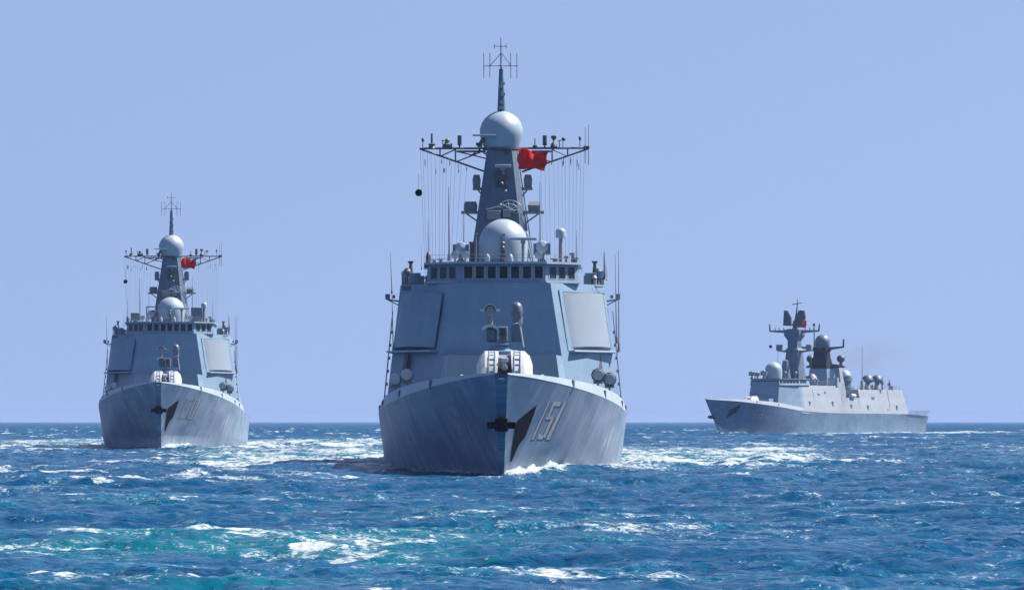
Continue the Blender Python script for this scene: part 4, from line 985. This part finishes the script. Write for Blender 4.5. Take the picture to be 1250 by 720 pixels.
def wake(loc, rz, hull, strength, stemy):
    global h, foam, aer
    c, s = math.cos(-rz), math.sin(-rz)
    lx = (X-loc[0])*c - (Y-loc[1])*s; ly = (X-loc[0])*s + (Y-loc[1])*c
    ax = np.abs(lx); yy = np.linspace(0, hull.L, 200); bw = np.array([hull.BW(q) if q > stemy else 0 for q in yy])
    B = np.interp(ly, yy, bw); d = ax - B
    on = smooth(ly, stemy-1.5, stemy+1.5)*(1-smooth(ly, hull.L, hull.L+90))
    n1 = samp(NT2, 23.0, X, Y, .2)
    hullf = np.exp(-(np.maximum(d, 0)/(.55+.018*np.maximum(ly, 0)))**2)*on*(.62+.3*n1)
    crest = 1.2+.33*(ly-stemy)
    wd = 1.0+.035*np.maximum(ly, 0)
    rid = np.exp(-((ax-crest-.4*n_mid)/wd)**2)*smooth(ly, stemy-1, stemy+9)*(1-smooth(ly, 75, 130))
    h += .40*strength*rid*smooth(lx, -2, 2)
    foam += strength*rid*(.55+.45*n1)*smooth(ly, stemy+8, stemy+26)
    wash = smooth(ly, 38, 75)*(1-smooth(ly, 230, 420))*np.exp(-(np.maximum(ax-16-.05*ly, 0)/7)**2)*smooth(ax, B*.6, B+.5)
    foam += strength*wash*(.41+.24*n_mid+.14*n1); aer += strength*wash*.9
    foam += strength*hullf
    # water thrown up and curling off the stem
    curl = np.exp(-(np.maximum(d, 0)/1.1)**2)*smooth(ly, stemy-1.2, stemy+.8)*(1-smooth(ly, stemy+7, stemy+20))
    h += .55*strength*curl*(.8+.2*n1)*(.6+.4*smooth(lx, -1, 1)); foam += strength*curl*(.55+.35*n1)*(.45+.55*smooth(lx, -1, 1))
    aer += .25*strength*np.exp(-(np.maximum(d, 0)/4)**2)*on
wake((X1, Y1, 0), 0, DHULL, 1.0, 8.3)
wake(D2_LOC, R(1.85), DHULL, .9, 8.3)
wake((51.5, 1445, 0), R(-27.2), FH, .8, 9.0)
# frigate stern wake
cF, sF = math.cos(R(27.2)), math.sin(R(27.2))
lx = (X-51.5)*cF - (Y-1445)*sF; ly = (X-51.5)*sF + (Y-1445)*cF
foam += smooth(ly, 128, 140)*(1-smooth(ly, 170, 260))*np.exp(-(lx/11)**2)*.8
# old wake of the ship carrying the camera: long streaks of foam and aerated water
def streak(x0, y0, x1, y1, w, f, a):
    global foam, aer
    vx, vy = x1-x0, y1-y0; L2 = vx*vx+vy*vy; tt = ((X-x0)*vx+(Y-y0)*vy)/L2
    d = np.hypot(X-x0-tt*vx, Y-y0-tt*vy) + 1.2*samp(NT, 37.0, X, Y, .9)*w*.3
    e = np.exp(-(d/w)**2)*smooth(tt, -.1, .12)*(1-smooth(tt, .88, 1.1))
    foam += f*e*(.7+.5*samp(NT2, 19.0, X, Y, .4)); aer += .45*a*np.exp(-(d/(w*2.6))**2)*smooth(tt, -.3, .1)*(1-smooth(tt, .9, 1.3))
streak(-5.5, 138, 3.0, 118, 1.2, .62, .9)
streak(-11.5, 122, -6.5, 119, .9, .45, .8)
streak(-9, 112, -1, 110, 2.2, .32, 1.0)
streak(-12, 165, -2, 150, 2.2, .40, .9)
streak(-17, 150, -10, 140, 2.0, .42, .6)
streak(-9, 205, 2, 190, 3.0, .34, .8)
streak(4, 118, 12, 112, 1.2, .36, .7)
streak(0, 170, 8, 160, 2.0, .30, .5)
streak(-20, 330, -9, 322, 3.0, .6, .5)
streak(-26, 300, -17, 292, 2.5, .45, .4)
streak(-35, 365, -22, 352, 3.5, .62, .5)
streak(9, 395, 21, 384, 3.0, .75, .5)
streak(-68, 660, -50, 640, 6, .95, .4)
streak(117, 1562, 138, 1548, 6, .95, .4)
streak(140, 1700, 152, 1690, 7, .7, .3)
co = np.stack([X+dx, Y+dy, h], 1).astype(np.float32)
nr, nc = RR.shape
idx = np.arange(nr*nc).reshape(nr, nc)
q = np.stack([idx[:-1, :-1], idx[:-1, 1:], idx[1:, 1:], idx[1:, :-1]], -1).reshape(-1, 4)[:, ::-1].astype(np.int32)
me = bpy.data.meshes.new('sea')
me.vertices.add(len(co)); me.vertices.foreach_set('co', co.ravel())
me.loops.add(q.size); me.loops.foreach_set('vertex_index', q.ravel())
me.polygons.add(len(q)); me.polygons.foreach_set('loop_start', np.arange(0, q.size, 4, dtype=np.int32))
me.update(calc_edges=True)
me.shade_smooth()
far_ = 1 - .6*smooth(RRf, 900, 2600)
film = film*far_; foam = foam*(1 - .4*smooth(RRf, 1700, 3200))
for nm, arr in (('foam', foam), ('aer', aer), ('film', film), ('ripple', .06 + .46*smooth(RRf, 350, 2200))):   # ripples too fine for the mesh out there roughen it
    at_ = me.attributes.new(nm, 'FLOAT', 'POINT'); at_.data.foreach_set('value', np.clip(arr, 0, 1.3).astype(np.float32))
sea = bpy.data.objects.new('sea', me); scene.collection.objects.link(sea)
tag(sea, None, None, None, 'structure')

m, t, b = principled('sea_water', (0.006, 0.05, 0.15), 0.08, 0, 0.06)
b.inputs['IOR'].default_value = 1.333
def attr(nm):
    a = t.nodes.new('ShaderNodeAttribute'); a.attribute_name = nm; return a.outputs['Fac']
fo, ae = attr('foam'), attr('aer')
mp = mapping(t, (1, 1, 1))
na = noise(t, mp.outputs[0], 0.45, 6, 0.62, 0.8)
nb = noise(t, mp.outputs[0], 2.1, 6, 0.65, 1.2)
nc = noise(t, mp.outputs[0], 8.0, 5, 0.7, 0.5)
cen = lambda n, k: math_n(t, 'MULTIPLY', math_n(t, 'SUBTRACT', n.outputs[0], .5), k)
nn = math_n(t, 'ADD', math_n(t, 'ADD', cen(na, .9), cen(nb, 1.3)), cen(nc, 1.3))
ridge = math_n(t, 'SUBTRACT', 1.0, math_n(t, 'MULTIPLY', math_n(t, 'ABSOLUTE', math_n(t, 'SUBTRACT', nb.outputs[0], .5)), 9.0))
vo = t.nodes.new('ShaderNodeTexVoronoi'); vo.feature = 'DISTANCE_TO_EDGE'; vo.inputs['Scale'].default_value = 0.9
wob = t.nodes.new('ShaderNodeVectorMath'); wob.operation = 'ADD'
t.links.new(mp.outputs[0], wob.inputs[0])
wsc = t.nodes.new('ShaderNodeVectorMath'); wsc.operation = 'SCALE'; wsc.inputs['Scale'].default_value = 1.3
t.links.new(nb.outputs['Color'], wsc.inputs[0]); t.links.new(wsc.outputs[0], wob.inputs[1]); t.links.new(wob.outputs[0], vo.inputs['Vector'])
lace = math_n(t, 'MAXIMUM', math_n(t, 'SUBTRACT', 1.0, math_n(t, 'MULTIPLY', vo.outputs['Distance'], 6.0)), 0.0)
n_mix = math_n(t, 'ADD', nn, math_n(t, 'ADD', math_n(t, 'MULTIPLY', math_n(t, 'MAXIMUM', ridge, 0.0), .10), math_n(t, 'MULTIPLY', lace, .22)))
fs = math_n(t, 'ADD', math_n(t, 'MULTIPLY', fo, .85), n_mix)
mask = ramp(t, fs, .42, .80)
deep = mixc(t, ramp(t, na.outputs[0], .35, .7).outputs[0], (0.0001, 0.029, 0.084), (0.0006, 0.052, 0.128))
tq = ramp(t, math_n(t, 'ADD', ae, math_n(t, 'ADD', cen(na, 1.3), cen(nb, .8))), .25, 1.15)
c = mixc(t, math_n(t, 'MULTIPLY', tq.outputs[0], .85), deep, (0.001, 0.088, 0.128))
# a thin film of old bubbles drawn out in long pale lines
fl = ramp(t, math_n(t, 'ADD', attr('film'), math_n(t, 'ADD', cen(nb, .8), cen(nc, .8))), .35, 1.25)
c = mixc(t, math_n(t, 'MULTIPLY', fl.outputs[0], .42), c, (0.022, 0.125, 0.215))
c = mixc(t, mask.outputs[0], c, mixc(t, ramp(t, math_n(t, 'ADD', cen(nb, 1.0), nc.outputs[0]), .3, .75).outputs[0], (0.16, 0.23, 0.28), (0.42, 0.47, 0.50)))
t.links.new(c, b.inputs['Base Color'])
ro = math_n(t, 'ADD', math_n(t, 'MULTIPLY', mask.outputs[0], .3), math_n(t, 'ADD', attr('ripple'), .08))
t.links.new(ro, b.inputs['Roughness'])
prev = None
for sc_, dist, st, mpn in ((0.42, .9, .55, mapping(t, (0.7, 1.0, 1.0), (0, 0, .3))), (1.5, .30, .5, mapping(t, (1.0, 1.0, 1.0), (0, 0, -.4))), (6.0, .07, .42, mapping(t, (1.0, 1.0, 1.0), (0, 0, .9)))):
    nz_ = noise(t, mpn.outputs[0], sc_, 4, 0.6, 0.35)
    # crests sharper than troughs
    hgt = math_n(t, 'SUBTRACT', 1.0, math_n(t, 'ABSOLUTE', math_n(t, 'MULTIPLY', math_n(t, 'SUBTRACT', nz_.outputs[0], .5), 2.0)))
    hh = math_n(t, 'ADD', math_n(t, 'MULTIPLY', hgt, .45), math_n(t, 'MULTIPLY', nz_.outputs[0], .6))
    bb = t.nodes.new('ShaderNodeBump'); bb.inputs['Strength'].default_value = st; bb.inputs['Distance'].default_value = dist
    t.links.new(hh, bb.inputs['Height'])
    if prev: t.links.new(prev, bb.inputs['Normal'])
    prev = bb.outputs[0]
t.links.new(prev, b.inputs['Normal'])
me.materials.append(m)

# ------------------------------------------------------------------ sea air
HAZE = 0.000052
if HAZE:
    hz = MB().box(-31000, 31000, -600, 31000, -6, 42).build('haze', bpy.data.materials.new('sea_haze'), None, smooth=False)
    tag(hz, None, None, None, 'stuff')
    hm = hz.data.materials[0]; hm.use_nodes = True; ht = hm.node_tree; ht.nodes.clear()
    out = ht.nodes.new('ShaderNodeOutputMaterial'); pv = ht.nodes.new('ShaderNodeVolumePrincipled')
    pv.inputs['Color'].default_value = (0.31, 0.46, 0.80, 1); pv.inputs['Density'].default_value = HAZE
    pv.inputs['Anisotropy'].default_value = 0.0
    ht.links.new(pv.outputs[0], out.inputs['Volume'])

# thin exhaust smoke drifting from the frigate's funnel
sm = MB().ball((0, 0, 0), 1.0, n=24).build('smoke', bpy.data.materials.new('exhaust_smoke'), None)
sm.location = (99.5, 1512, 21.5); sm.scale = (13, 8, 6.0)
tag(sm, None, None, None, 'stuff')
hm = sm.data.materials[0]; hm.use_nodes = True; ht = hm.node_tree; ht.nodes.clear()
out = ht.nodes.new('ShaderNodeOutputMaterial'); pv = ht.nodes.new('ShaderNodeVolumePrincipled')
pv.inputs['Color'].default_value = (0.30, 0.32, 0.36, 1)
mp_ = mapping(ht, (1, 1, 1)); ln = ht.nodes.new('ShaderNodeVectorMath'); ln.operation = 'LENGTH'
ht.links.new(mp_.outputs[0], ln.inputs[0])
nz_ = noise(ht, mp_.outputs[0], 1.7, 4, .6, .5)
fall = math_n(ht, 'MAXIMUM', math_n(ht, 'SUBTRACT', 1.0, ln.outputs['Value']), 0.0)
den = math_n(ht, 'MULTIPLY', math_n(ht, 'MULTIPLY', fall, ramp(ht, nz_.outputs[0], .38, .68).outputs[0]), .075)
ht.links.new(den, pv.inputs['Density']); ht.links.new(pv.outputs[0], out.inputs['Volume'])
